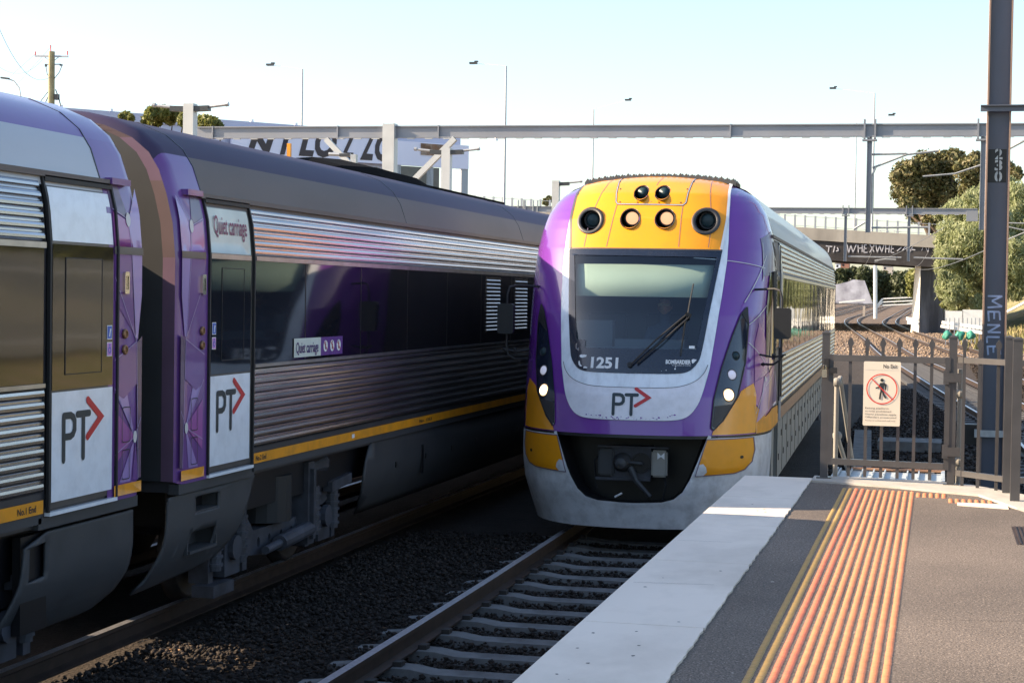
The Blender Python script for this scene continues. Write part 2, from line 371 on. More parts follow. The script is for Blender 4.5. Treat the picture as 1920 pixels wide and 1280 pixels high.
def scatter(name,pos,size,m,flat=.7,kind='stuff',label=None,cat=None):
    """many small irregular stones as one mesh"""
    n=len(pos); base=np.array([(1,0,0),(-1,0,0),(0,1,0),(0,-1,0),(0,0,1),(0,0,-1)],float)
    F=np.array([(0,2,4),(2,1,4),(1,3,4),(3,0,4),(2,0,5),(1,2,5),(3,1,5),(0,3,5)])
    v=base[None]*rng.uniform(.55,1.2,(n,6,1))+rng.normal(0,.18,(n,6,3))
    q=rng.normal(size=(n,3,3)); q,_=np.linalg.qr(q); v=np.einsum('nij,nkj->nki',q,v); v[...,2]*=flat
    v=v*np.asarray(size).reshape(-1,1,1)+np.asarray(pos)[:,None,:]
    f=(F[None]+6*np.arange(n)[:,None,None]).reshape(-1,3)
    return bigmesh(name,v.reshape(-1,3),f,m,kind,label,cat)
def bigmesh(name,v,f,m,kind=None,label=None,cat=None,parent=None):
    me=bpy.data.meshes.new(name); me.vertices.add(len(v)); me.vertices.foreach_set('co',v.astype('f').ravel())
    k=f.shape[1]; me.loops.add(f.size); me.loops.foreach_set('vertex_index',f.astype('i').ravel())
    me.polygons.add(len(f)); me.polygons.foreach_set('loop_start',np.arange(0,f.size,k,dtype='i')); me.polygons.foreach_set('loop_total',np.full(len(f),k,'i'))
    me.update(calc_edges=True); me.materials.append(M[m]); o=bpy.data.objects.new(name,me); link(o,parent); tag(o,label,cat,None,kind); return o
def leaves(name,clumps,n,size,m,parent,droop=0):
    """leaf quads in ellipsoid clumps: (x,y,z,rx,ry,rz)"""
    cl=np.array(clumps,float); wgt=cl[:,3]*cl[:,5]; idx=rng.choice(len(cl),n,p=wgt/wgt.sum()); c=cl[idx]
    d=rng.normal(size=(n,3)); d/=np.linalg.norm(d,axis=1)[:,None]
    r=rng.uniform(.25,1.05,(n,1))**.45; p=c[:,:3]+d*r*c[:,3:6]*(1+.16*rng.normal(size=(n,1)))
    a=d+rng.normal(0,.7,(n,3)); a/=np.linalg.norm(a,axis=1)[:,None]
    t=np.cross(a,rng.normal(size=(n,3))); t[:,2]-=droop; t-=a*(t*a).sum(1)[:,None]; t/=np.linalg.norm(t,axis=1)[:,None]; b=np.cross(a,t)
    s=size*rng.uniform(.6,1.4,(n,1)); l=1+droop
    v=np.stack([p-t*s*l,p+b*s*.5,p+t*s*l,p-b*s*.5],1).reshape(-1,3)
    f=np.arange(4*n).reshape(-1,4); return bigmesh(name,v,f,m,parent=parent)
# ================================================================== SETTING
GZ=-.26
bm=bmesh.new()
for (a,b,c,d,mi) in ((-1500,-300,-9,3000,0),(-9,-300,-1.6,90,1),(-1.6,-300,1.2,90,1),(1.2,-300,7,90,1),(-9,90,7,3000,0),(7,-300,1500,3000,2)):  # near strips take the shaded ground colour up to the train shadow's end
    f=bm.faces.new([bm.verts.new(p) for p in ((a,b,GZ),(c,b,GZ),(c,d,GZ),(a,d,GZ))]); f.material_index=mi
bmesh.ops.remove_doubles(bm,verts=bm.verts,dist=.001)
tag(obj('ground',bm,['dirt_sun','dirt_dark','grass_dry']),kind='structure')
# grass bank on the right of the line
bm=bmesh.new(); g={}
for i in range(25):
    for j in range(60):
        Y=-30+j*8; x0=7.0 if Y<100 else 7.0-(Y-100)*.03; X=x0+i*1.6
        z=GZ+.02+min(i*.42,5.2)*(1 if Y>60 or Y<20 else 1)+(.35*math.sin(Y*.13+i*.7)+.25*math.sin(X*.9+Y*.31))*min(i/3,1)
        g[i,j]=bm.verts.new((X,Y,z))
for i in range(24):
    for j in range(59): bm.faces.new((g[i,j],g[i+1,j],g[i+1,j+1],g[i,j+1]))
tag(obj('grass_bank',bm,'grass_dry',smooth=True),kind='structure')
# ---- rails
CA=[(-3.3,-20),(-3.3,0),(-3.3,19.3),(-3.93,44),(-5.4,69),(-7.9,94),(-10.6,125),(-13.6,170),(-16.2,219),(-18.3,270),(-19.6,345),(-19,430),(-16.5,510),(-10,650)]
CB=[(-7.2,-20),(-7.2,0),(-7.2,19.3),(-7.25,37),(-8.6,62),(-10.6,87),(-14.5,125),(-17.6,170),(-20.2,219),(-22.3,270),(-23.6,345),(-23,430),(-20.5,510),(-14,650)]
CC=[(2.9,16),(2.95,22),(2.6,30),(2.15,40),(1.15,52),(.35,62),(-.6,74),(-2.1,92),(-4.5,130),(-7.4,172),(-10.3,217),(-12.6,268),(-14.2,345),(-13.9,430),(-12,510),(-6,650)]
CD=[(4.4,44),(4.1,56),(3.7,66),(2.9,79),(1.9,94),(.9,108),(-1.1,134),(-3.4,172),(-5.6,213),(-6.7,250),(-7.7,330),(-7,435),(-4,550),(0,680)]
def zr(Y):
    t=min(max((Y-330)/210,0),1); return 1.9*t*t*(3-2*t)
bm=bmesh.new(); gg={}
for i in range(2):
    for j in range(15): gg[i,j]=bm.verts.new(((-400,200)[i],232+j*22+(600 if j==14 else 0),zr(232+j*22)+GZ+.006))
for j in range(14): bm.faces.new((gg[0,j],gg[1,j],gg[1,j+1],gg[0,j+1]))
tag(obj('track_bed_rise',bm,'dirt_far'),kind='structure')
def track(name,label,ctr,nsub,s0,s1,smax=100,rest=False,gap=.685,stuff_lbl=None):
    P_=catmull([(a,b,zr(b)) for a,b in ctr],nsub)
    cum=[0]
    for a,b in zip(P_,P_[1:]): cum.append(cum[-1]+(b-a).length)
    def pos(s):
        i=min(max(int(np.searchsorted(cum,s))-1,0),len(P_)-2); t=(s-cum[i])/(cum[i+1]-cum[i]); d=(P_[i+1]-P_[i]).normalized()
        return P_[i].lerp(P_[i+1],t),d
    root=thing(name,label,'railway track',P_[0]); root.location=(0,0,0)
    prof=[(-.035,0),(.035,0),(.036,-.03),(.012,-.045),(.01,-.13),(.07,-.15),(.07,-.165),(-.07,-.165),(-.07,-.15),(-.01,-.13),(-.012,-.045),(-.036,-.03)]
    for sd in (-.835,.835):
        bm=bmesh.new(); rings=[]
        for i,p in enumerate(P_):
            d=(P_[min(i+1,len(P_)-1)]-P_[max(i-1,0)]).normalized(); rt=Vector((d.y,-d.x,0))
            rings.append([bm.verts.new(p+rt*(sd+a)+Vector((0,0,b))) for a,b in prof])
        for a,b in zip(rings,rings[1:]):
            for k in range(12):
                f=bm.faces.new((a[k],a[(k+1)%12],b[(k+1)%12],b[k])); f.material_index=1 if k==0 else 0
        bmesh.ops.recalc_face_normals(bm,faces=bm.faces)
        obj('rail',bm,['rail','rail_top'],root)
    # sleeper
    sp=[(-1.3,-.19),(-1.1,-.168),(-.62,-.168),(-.45,-.195),(.45,-.195),(.62,-.168),(1.1,-.168),(1.3,-.19)]
    bm=bmesh.new(); top=sp; bot=[(1.32,-.36),(-1.32,-.36)]; poly=top+bot
    prism(bm,poly,lambda a,b:Vector((a,-.11-(b<-.3)*.02,b)),lambda a,b:Vector((a,.11+(b<-.3)*.02,b)))
    for sx in (-.835,.835):
        for q in (-.1,.1): box(bm,(sx+q,0,-.15),(.07,.1,.04),mi=1)
    me=None; n=0; s=s0; stuff=[]
    while s<s1:
        p,d=pos(s); rz=math.atan2(-d.x,d.y)
        if n<smax:
            if me is None: o=obj('sleeper',bm,['sleeper','clip'],root); me=o.data
            else: o=bpy.data.objects.new('sleeper',me); link(o,root)
            o.location=p; o.rotation_euler=(0,0,rz)
        else: stuff.append((p,rz))
        n+=1; s+=gap
    if rest and stuff:
        b2=bmesh.new()
        for p,rz in stuff: box(b2,(p.x,p.y,-.26),(2.6,.22,.16),Matrix.Rotation(rz,3,'Z'))
        tag(obj('sleepers',b2,'sleeper',root),kind='stuff')
    return pos
track('railway_track','near track with pale concrete sleepers under the front of the oncoming train',CA,14,24,41,26)
track('railway_track','track carrying the parked carriages on the left of the photo, dark rusty rails',CB,14,0,0)
track('railway_track','track right behind the gate, curving left past the numbered steel column',CC,14,4,75,100)
track('railway_track','outermost track on the right, nearest the white bridge pier and green bags',CD,14,0,0)
for off,lb in ((9,'distant track left of the oncoming train line, seen under the bridge'),(14,'farthest distant track below the graffiti covered wall')):
    pc=[(a-4-off*.6,b) for a,b in CB if b>150]
    track('railway_track',lb,pc,10,0,0)
# ---- stones
def stones_region(x0,x1,y0,y1,n,zf,smin,smax): 
    p=np.stack([rng.uniform(x0,x1,n),rng.uniform(y0,y1,n),np.zeros(n)],1); p[:,2]=zf(p[:,0],p[:,1]); return p,rng.uniform(smin,smax,n)
def zA(x,y):
    z=np.full_like(x,-.225); z=np.where(x<-4.3,-.165,z); z=np.where((x<-5.0),-.19,z); fr=((y-(24-20))/.685)%1
    # sleeper at s = 24 -> Y=4
    near=(np.abs(x+3.3)<1.3); d=np.minimum(fr,1-fr)*.685; z=np.where(near&(d<.13),-.29,z)
    return z+rng.uniform(-.02,.025,len(x))
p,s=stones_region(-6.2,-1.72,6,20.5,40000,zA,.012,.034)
scatter('ballast',p,s,'stones_shade',kind='stuff')
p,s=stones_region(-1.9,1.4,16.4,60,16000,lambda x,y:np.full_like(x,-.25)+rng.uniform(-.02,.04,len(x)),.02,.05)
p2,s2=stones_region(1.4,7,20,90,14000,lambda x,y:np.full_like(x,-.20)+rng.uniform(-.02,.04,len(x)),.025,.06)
scatter('ballast',np.concatenate([p,p2]),np.concatenate([s,s2]),'stones_shade',kind='stuff')
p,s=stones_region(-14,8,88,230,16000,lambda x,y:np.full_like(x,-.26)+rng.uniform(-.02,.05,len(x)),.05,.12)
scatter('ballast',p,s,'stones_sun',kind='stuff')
c=at(310,1225,'Z',GZ); n=110
p=np.stack([c.x+rng.normal(0,.17,n),c.y+rng.normal(0,.11,n),np.full(n,-.2)+rng.uniform(0,.02,n)],1)
scatter('leaf_litter',p,rng.uniform(.012,.03,n),'litter_sun',.25,'stuff')  # pale leaves and bits put in for a sunlit patch on the stones
n=70; p=np.stack([rng.uniform(-6,-4.2,n),rng.uniform(8.5,20,n),np.full(n,-.195)],1)
scatter('leaf_litter',p,rng.uniform(.012,.03,n),'litter_sun',.2,'stuff')  # more pale bits put in for scattered sun spots
# ---- platform
PE=16.1
bm=bmesh.new()
top=[(-1.695,-6),(9,-6),(9,14.0),(.75,14.12),(.30,15.55),(-1.09,15.9),(-1.09,PE),(-1.695,PE)]
prism(bm,[(-1.64,-6),(9,-6),(9,13.7),(.75,13.95),(.25,15.5),(-1.64,15.95)],lambda a,b:Vector((a,b,1.07)),lambda a,b:Vector((a,b,-.3)))
for f in bm.faces:
    f.material_index=0 if f.normal.z>.5 else 1
bm.normal_update()
for f in bm.faces: f.material_index=0 if abs(f.normal.z)>.5 and f.calc_center_median().z>1 else 1
plat=tag(obj('platform',bm,['asphalt','concrete_br']),kind='structure')
bm=bmesh.new(); ys=[-6,-3.1,-1.2,.7,2.6,4.5,6.45,8.55,10.7,12.55,14.35,PE]; jit=random.Random(3)
for a,b in zip(ys,ys[1:]):
    n=max(int((b-a)/.06),2); e=[(-1.695,a+.004)]+[(-1.695,b-.004)]
    rt=[(-1.085+jit.uniform(-.006,.006),b-.004-(b-a-.008)*k/n) for k in range(n+1)]
    prism(bm,e+rt,lambda p,q:Vector((p,q,1.082)),lambda p,q:Vector((p,q,.93)))
obj('coping',bm,'coping',plat)
# concrete threshold under the fence
bm=bmesh.new(); prism(bm,[(-1.08,15.85),(-.3,15.56),(.02,15.36),(.35,15.2),(.62,14.35),(1.1,14.1),(1.3,14.5),(.75,15.3),(.3,16.0),(-.05,16.2),(-1.08,16.28)],lambda a,b:Vector((a,b,1.088)),lambda a,b:Vector((a,b,-.28)))
obj('threshold',bm,'thresh',plat)
# tactile ridges
def ridges(name,xs,y0,y1,m,pitch=.033,wd=.034,along=True,parent=None):
    n=int((y1-y0)/pitch); V=[];F=[]; base=[(-1,-1,0),(1,-1,0),(1,1,0),(-1,1,0),(-.66,-.35,1),(.66,-.35,1),(.66,.35,1),(-.66,.35,1)]
    fc=[(0,1,5,4),(1,2,6,5),(2,3,7,6),(3,0,4,7),(4,5,6,7)]
    b=np.array(base,float)*np.array([wd/2,pitch*.40,.008])
    yy=y0+pitch*(np.arange(n)+.5)
    for x in xs:
        c=np.stack([np.full(n,x)+rng.normal(0,.0006,n),yy,np.full(n,1.0705)],1)
        V.append((b[None]+c[:,None]).reshape(-1,3))
    V=np.concatenate(V); k=len(V)//8; F=(np.array(fc)[None]+8*np.arange(k)[:,None,None]).reshape(-1,4)
    return bigmesh(name,V,F,m,parent=parent)
X0=-.765
ridges('warning_strip',[X0,X0+.052],5,15.42,'tac_yellow',parent=plat)
ridges('warning_strip',[X0+.104,X0+.156],5,15.40,'tac_orange_shade',parent=plat)
ridges('warning_strip',[X0+.156+.052*k for k in range(1,9)],5,15.36,'tac_orange',parent=plat)
ridges('warning_strip',[X0+.156+.052*k for k in range(9,14)],14.95,15.25,'tac_orange',parent=plat)
ridges('warning_strip',[X0+.156+.052*k for k in range(14,21)],14.62,14.9,'tac_orange',parent=plat)
bm=bmesh.new(); prism(bm,[(.17,14.45),(.56,14.33),(.56,14.62),(.17,14.62)],lambda a,b:Vector((a,b,1.078)),lambda a,b:Vector((a,b,1.0))); obj('patch_slab',bm,'coping',plat)
bm=bmesh.new()
gc=at(1915,1000,'Z',1.08)
for k in range(9): bbox(bm,(gc.x-.03+.028*k,gc.y-.5,1.066),(gc.x-.018+.028*k,gc.y+.45,1.078))
bbox(bm,(gc.x-.05,gc.y-.52,1.05),(gc.x+.6,gc.y+.47,1.0715))
tag(obj('drain_grate',bm,'rail'),'rusty slotted drain grate in the asphalt at the right edge of the photo','grate')
# opposite platform (behind the parked carriages)
bm=bmesh.new(); bbox(bm,(-16,-20,-.3),(-9.1,62,1.05)); tag(obj('platform',bm,['asphalt']),kind='structure')
# ================================================================== CARRIAGES
HW=[(.9,1.45),(2.98,1.45),(3.26,1.425),(3.49,1.37),(3.69,1.30),(3.83,1.21),(3.95,1.06),(4.05,.82),(4.10,.58),(4.13,.3),(4.14,0.0)]
def hwf(z): return lerp(z,HW)
def densify(tab,zs): return [(lerp(z,tab),z) for z in zs]
ZS=[1.17,1.3,2.0,2.5,2.98,3.12,3.26,3.38,3.49,3.6,3.69,3.77,3.83,3.9,3.95,4.0,4.05,4.08,4.10,4.12,4.13,4.137,4.14]
def loft(bm,prof,stations,mif=None):
    """prof: [(x,z)] right side bottom->top (mirrored); stations [(y,scale)]"""
    full=prof+[(-x,z) for x,z in prof[::-1] if x>1e-4]; rings=[]
    for y,s in stations: rings.append([bm.verts.new((x*s,y,1.9+(z-1.9)*s)) for x,z in full])
    for i,(a,b) in enumerate(zip(rings,rings[1:])):
        for k in range(len(full)-1):
            f=bm.faces.new((a[k],a[k+1],b[k+1],b[k]))
            if mif: f.material_index=mif((full[k][1]+full[k+1][1])/2)
    bmesh.ops.recalc_face_normals(bm,faces=bm.faces)
    return rings
def solid(o,t,off=-1):
    md=o.modifiers.new('t','SOLIDIFY'); md.thickness=t; md.offset=off; return o
def flutes(bm,y0,y1,z0,pitch,n,xf,off=.0,sgn=1):
    prof=[]
    for k in range(n):
        b=z0+k*pitch
        prof+=[(0,b+.001),(.010,b+.010),(.0165,b+pitch*.3),(.0175,b+pitch*.55),(.013,b+pitch-.016),(.0,b+pitch-.009)]
    A=[bm.verts.new((xf(z)+off+o,y0,z)) for o,z in prof]; B=[bm.verts.new((xf(z)+off+o,y1,z)) for o,z in prof]
    for i in range(len(prof)-1): bm.faces.new((A[i],B[i],B[i+1],A[i+1]))
def pt_logo(parent,mapf,size,cx,cy,side=False):
    s=size
    P=[(0,0),(0,.75)]; P2=[(.0,.75),(.24,.75),(.33,.715),(.385,.64),(.385,.50),(.33,.425),(.24,.39),(.02,.39)]
    T1=[(.48,.75),(.92,.75)]; T2=[(.70,.70),(.70,0)]
    rd=[(.86,.98),(1.36,.66),(.86,.34)]
    f=lambda a,b:mapf(cx+a*s,cy+b*s)
    patch('logo_letter',[strip([(x*s+cx,y*s+cy) for x,y in P],.12*s)],mapf,'logo_dark',parent,.1)
    m3=(lambda a,b:Vector(mapf(a,b))+(Vector((0,-.0008,0)) if not side else Vector((.0008,0,0))))
    patch('logo_letter',[strip([(x*s+cx,y*s+cy) for x,y in P2],.12*s)],m3,'logo_dark',parent,.1)
    patch('logo_letter',[strip([(x*s+cx,y*s+cy) for x,y in T1],.12*s)],mapf,'logo_dark',parent,.1)
    m2=m3
    patch('logo_letter',[strip([(x*s+cx,y*s+cy) for x,y in T2],.12*s)],m2,'logo_dark',parent,.1)
    patch('logo_arrow',[strip([(x*s+cx,y*s+cy) for x,y in rd],.13*s)],mapf,'logo_red',parent,.1)
def bogie(parent,yc,sd=1,mat_='bogie'):
    bo=thing('bogie',None,None); bo.parent=parent; bo.location=(0,yc,0)
    bm=bmesh.new()
    for s in (1,-1):
        poly=[(-1.55,.62),(-1.5,.80),(-1.15,.84),(-.85,.80),(-.55,.52),(.55,.52),(.85,.80),(1.15,.84),(1.5,.80),(1.55,.62),(1.3,.56),(1.0,.55),(.75,.32),(.3,.27),(-.3,.27),(-.75,.32),(-1.0,.55),(-1.3,.56)]
        holes=[circ(x,.40,.035,10,.05) for x in (-.42,-.15,.15,.42)]
        prism_h(bm,poly,holes,lambda a,b:Vector((s*1.18,a,b)),lambda a,b:Vector((s*1.02,a,b)))
        for q in (-1.18,1.18):
            bbox(bm,(s*1.0,q-.17,.22),(s*1.24,q+.17,.52))                       # axle box
            tube(bm,[(s*1.24,q,.46),(s*1.29,q,.46)],.11,12)
            bbox(bm,(s*1.02,q+.33,.2),(s*1.2,q+.43,.66)); bbox(bm,(s*1.02,q-.43,.2),(s*1.2,q-.33,.66))
        tube(bm,[(s*1.28,-.15,.36),(s*1.28,.62,.40)],.075,12); tube(bm,[(s*1.28,-.5,.34),(s*1.28,-.15,.36)],.04,10)
        bbox(bm,(s*1.1,.55,.25),(s*1.3,.72,1.05)); bbox(bm,(s*1.18,.60,.3),(s*1.34,.66,.98))
        bbox(bm,(s*1.1,-1.72,.10),(s*1.3,-1.28,.2))
        beam(bm,(s*1.25,1.25,.74),(s*1.25,1.85,.78),.10,.10)
    bbox(bm,(-1.0,-.4,.42),(1.0,.4,.62))
    obj('bogie_frame',bm,mat_,bo)
    for s in (1,-1):
        bm=bmesh.new(); tube(bm,[(s*1.02,0,.55),(s*1.02,0,.98)],.30,18); obj('air_spring',bm,'rubber',bo)
        for q in (-1.5,-.95,.95,1.5):
            bm=bmesh.new(); tube(bm,[(s*1.20,q,.30),(s*1.20,q,.78)],.07,12); 
            for k in range(6): tube(bm,[(s*1.20,q,.34+k*.07),(s*1.20,q,.365+k*.07)],.085,12)
            obj('spring',bm,mat_,bo)
        for q in (-1.18,1.18):
            bm=bmesh.new(); lathe(bm,(s*.80,q,.43),(s,0,0),[(.0,-.06),(.46,-.06),(.46,-.03),(.43,.0),(.43,.06),(.40,.07),(.37,.03),(.16,.05),(.14,.12),(0,.12)],32)
            obj('wheel',bm,'wheel',bo,True)
    return bo
def end_livery(root,sg,m):
    """livery shapes on the last half metre of the carriage side; e measured inward from the end"""
    mp=lambda o:(lambda e,z:(hwf(z)+o,m(e),z))
    def P_(nm,pl,mt_,o): patch(nm,[pl],mp(o),mt_,root,.06)
    P_('livery_panel',[(.02,3.44),(.02,2.95),(.16,2.95),(.22,3.2)],'lilac',.0035)
    P_('livery_panel',[(.22,3.2),(.30,3.44),(.47,3.44),(.47,3.27)],'mauve_grey',.0035)
    P_('livery_panel',[(.225,3.19),(.46,3.25),(.46,3.0),(.165,3.0)],'magenta',.0045)
    P_('livery_panel',[(.02,2.95),(.18,2.95),(.115,2.33),(.08,2.33),(.02,2.65)],'lilac',.0045)
    P_('livery_panel',[(.20,2.95),(.46,2.95),(.46,2.62),(.13,2.36)],'purple_mid',.0035)
    P_('livery_panel',[(.10,2.30),(.46,2.20),(.46,1.95),(.30,1.9),(.09,2.0)],'purple_mid',.0055)
    P_('livery_panel',[(.01,2.35),(.09,2.3),(.08,1.9),(.06,1.3),(.01,1.3)],'dull_violet',.0045)
    P_('livery_panel',[(.12,1.62),(.28,2.02),(.44,1.95)],'lilac',.0035)
    P_('livery_panel',[(.12,1.62),(.44,1.82),(.44,1.42)],'magenta',.0045)
    P_('livery_panel',[(.12,1.60),(.18,1.29),(.36,1.29)],'lilac',.0035)
    P_('livery_panel',[(.10,1.58),(.05,1.29),(.15,1.29)],'purple_mid',.0035)
    for a,b in (((.22,3.2),(.46,3.27)),((.22,3.2),(.03,3.43)),((.10,2.31),(.46,2.78)),((.10,2.31),(.46,2.18)),((.22,3.2),(.115,2.33)),((.10,2.31),(.06,1.3)),((.12,1.61),(.45,1.98)),((.12,1.61),(.02,1.75)),((.12,1.61),(.44,1.5))):
        P_('livery_line',strip([a,b],.007,False),'livery_pale',.007)
    P_('livery_dot',circ(.225,3.2,.036,16,.052),'dot_white',.009); P_('livery_dot',circ(.12,1.61,.03,16,.045),'dot_white',.009)
    P_('dark_stripe',rect(.01,2.945,.47,3.0),'door_grey',.010)
def carriage(name,label,loc,sg,d0,dw,Lc,kind,rz=0,group='silver and purple carriages parked on the left',detail=True):
    root=thing(name,label,'train carriage',loc,rz,group); m=lambda e:sg*e
    S_=lambda o:(lambda y,z:(hwf(z)+o,y,z))
    rl,ru=('roof_silver','roof_purple') if kind=='A' else ('roof_grey','roof_purple_b')
    bm=bmesh.new(); pr=densify(HW,[z for z in ZS if z<=3.5]); pr=[(x-.016,z) for x,z in pr]
    loft(bm,pr,[(m(.05),1),(m(Lc-.05),1)]); bbox(bm,(-1.4,m(.05),1.1),(1.4,m(Lc-.05),1.2)); obj('body_shell',bm,'shell_dark',root,False)
    bm=bmesh.new(); pr=densify(HW,[z for z in ZS if z>=3.38]); loft(bm,pr,[(m(.55),1),(m(2.2),1),(m(Lc/2),1),(m(Lc-.5),1)],lambda z:1 if z>3.765 else 0); obj('roof',bm,[rl,ru],root,True)
    for sgn2,eo in ((1,0),(-1,Lc)):
        bm=bmesh.new(); pr=densify(HW,ZS)
        q=[(eo+sgn2*.545,1.0),(eo+sgn2*.14,1.0),(eo+sgn2*.07,.997),(eo+sgn2*.03,.988),(eo+sgn2*.0,.968)]
        rings=loft(bm,pr,[(m(e),s) for e,s in q],lambda z:1 if z>3.765 else 0)
        obj('end_ring',bm,['purple_mid' if z_ else 'purple_mid' for z_ in (0,)]+[ru],root,True)
    # end wall facing the gap
    zz=[z for z in ZS]; s0=.968
    def ring2(k): 
        r=[(max(x-k,0)*s0,1.9+(min(z,4.14-k)-1.9)*s0) for x,z in densify(HW,zz)]
        return r+[(-x,z) for x,z in r[::-1]]
    for (nm,k0,k1,mt_,dp) in (('end_band',0,.11,'salmon',.0),):
        bm=bmesh.new(); a=ring2(k0); b=ring2(k1)
        A=[bm.verts.new((x,m(dp),z)) for x,z in a]; B=[bm.verts.new((x,m(dp+.005),z)) for x,z in b]
        for i in range(len(a)-1):
            f=bm.faces.new((A[i],A[i+1],B[i+1],B[i])); zc=(a[i][1]+a[i+1][1])/2
            f.material_index=0 if (zc>3.88 or 2.9<zc<3.55) else 1
        obj(nm,bm,['salmon','end_pink'],root)
    bm=bmesh.new(); a=ring2(.11); bm.faces.new([bm.verts.new((x,m(.006),z)) for x,z in a]); obj('end_wall',bm,'end_grey',root)
    bm=bmesh.new(); e0=Lc-.004; a=ring2(0); bm.faces.new([bm.verts.new((x,m(e0),z)) for x,z in a]); obj('end_wall',bm,'end_grey',root)
    bm=bmesh.new(); bbox(bm,(-1.25,m(.6),.75),(1.25,m(Lc-.6),1.1)); obj('underframe',bm,'black',root)
    if not detail:
        bm=bmesh.new()
        for s in (1,-1): bbox(bm,(s*1.32,m(4.9),.35),(s*1.4,m(Lc-4.9),1.15)); bbox(bm,(s*1.4,m(1),3.0),(s*1.446,m(Lc-1),3.4)); 
        obj('skirt',bm,'under',root)
        for e in (2.8,Lc-2.8): bogie(root,m(e))
        for s in (1,-1):
            o=patch('window_band',[rect(m(1.5),2.05,m(Lc-1.5),2.98) if sg>0 else rect(m(Lc-1.5),2.05,m(1.5),2.98)],lambda y,z:(s*(hwf(z)+.004),y,z),'band_glass',root,2)
            bm=bmesh.new()
            if s>0: flutes(bm,m(1.5),m(Lc-1.5),1.33,.078,9,hwf); flutes(bm,m(1.5),m(Lc-1.5),2.99,.07,6,hwf); obj('fluted_panel',bm,'steel',root)
        return root
    end_livery(root,sg,m)
    d1=d0+dw; ya,yb=sorted((m(d1+.06),m(Lc-1.6)))
    # flutes, glass band, stripe
    bm=bmesh.new(); flutes(bm,ya,yb,3.0,.0695,6,hwf,-.012); o=obj('fluted_panel',bm,'steel',root); 
    bm=bmesh.new(); flutes(bm,ya,yb,1.335,.0775,9,hwf,-.012); obj('fluted_panel',bm,'steel',root)
    patch('window_band',[rect(ya,2.065,yb,2.955)],S_(-.004),'band_glass',root,.25)
    bm=bmesh.new(); bbox(bm,(1.43,ya,2.035),(1.462,yb,2.063)); bbox(bm,(1.43,ya,2.957),(1.462,yb,2.996)); obj('trim_strip',bm,'steel_dull',root)
    k=ya+1.25
    while k<yb: sm=bmesh.new(); bbox(sm,(1.44,k,2.066),(1.4485,k+.012,2.954)); obj('window_seam',sm,'black',root); k+=1.62
    patch('yellow_stripe',[rect(ya,1.2,yb,1.29)],S_(.002),'stripe_yellow',root,.5)
    patch('yellow_stripe',[rect(*sorted((m(.02),m(.46)))[:1],1.2,sorted((m(.02),m(.46)))[1],1.28)],S_(.013),'stripe_yellow',root,.2)
    patch('sill',[rect(ya,1.13,yb,1.198)],S_(-.01),'under',root,.5)
    bm=bmesh.new(); bbox(bm,(1.35,m(.03),1.09),(1.44,m(d1+.1),1.17)); obj('sole_bar',bm,'under',root)
    # gutter
    bm=bmesh.new(); bbox(bm,(1.36,m(.47),3.435),(1.415,m(Lc-.2),3.475)); obj('gutter',bm,'roof_grey',root)
    bm=bmesh.new(); bbox(bm,(1.36,m(.17),3.445),(1.43,m(.466),3.49)); obj('gutter_end',bm,'purple_mid',root)
    # roof seams
    bm=bmesh.new()
    for e in (.55,6.2,11.9,17.6):
        pr=[(lerp(z,HW)+.002,z) for z in [3.48,3.6,3.69,3.77,3.83,3.9,3.95,4.0,4.05,4.1,4.12]]
        for (x1,z1),(x2,z2) in zip(pr,pr[1:]): beam(bm,(x1,m(e),z1),(x2,m(e),z2),.014,.004,(1,0,.3))
    obj('roof_seam',bm,'black',root)
    # door
    lo,hi=sorted((m(d0),m(d1)))
    dr=patch('door',[rect(lo,1.22,hi,3.43)],S_(-.002),'door_grey',root,.1)
    bm=bmesh.new()
    for a in (lo-.026,hi-.004): 
        pr=[1.2,2.0,2.98,3.26,3.43]
        for z1,z2 in zip(pr,pr[1:]): beam(bm,(hwf(z1)+.008,a+.0175,z1),(hwf(z2)+.008,a+.0175,z2),.022,.024,(1,0,0))
    beam(bm,(1.40,lo,3.425),(1.40,hi,3.425),.03,.04)
    obj('door_seal',bm,'rubber',dr)
    wl,wh=lo+.045,hi-.04
    if kind=='A':
        patch('door_panel',[rect(wl,3.01,wh,3.37)],S_(.002),'white_paint',dr,.1)
    else:
        patch('door_panel',[rect(wl,3.0,wh,3.37)],S_(.002),'quiet_pale',dr,.1)
        text('door_lettering','Quiet carriage',.16,lambda a,b:(hwf(3.14+b)+.006,lo+.12+a,3.16+b*1.35),'quiet_ink',dr,width=.70,bold=.002)
        bm=bmesh.new(); bbox(bm,(1.43,wl,2.955),(1.455,wh,2.995)); obj('door_trim',bm,'steel_dull',dr)
    patch('door_glass',[rect(wl,2.01,wh,2.99 if kind=='A' else 2.95)],S_(.003),'band_glass',dr,.1)
    wnd=rect(lo+.22,2.11,hi-.22,2.90) if kind=='A' else rect(lo+.26,2.12,hi-.2,2.88)
    bm=bmesh.new(); x0,z0=wnd[0]; x1,z1=wnd[2]
    for a,b in (((x0,z0),(x1,z0)),((x1,z0),(x1,z1)),((x1,z1),(x0,z1)),((x0,z1),(x0,z0))): beam(bm,(1.4545,*a),(1.4545,*b),.006,.006,(1,0,0))
    obj('door_window_edge',bm,'rubber',dr)
    patch('door_window',[wnd],S_(.0055),'band_glass',dr,.2)
    patch('door_panel',[rect(wl,1.26,wh,1.995)],S_(.002),'white_paint',dr,.2)
    pt_logo(dr,S_(.006),.40,(wl+wh)/2-.28,1.53 if kind=='A' else 1.55,True)
    bm=bmesh.new(); bbox(bm,(1.38,lo-.01,1.175),(1.475,hi+.01,1.2)); obj('door_step',bm,'white_paint',dr)
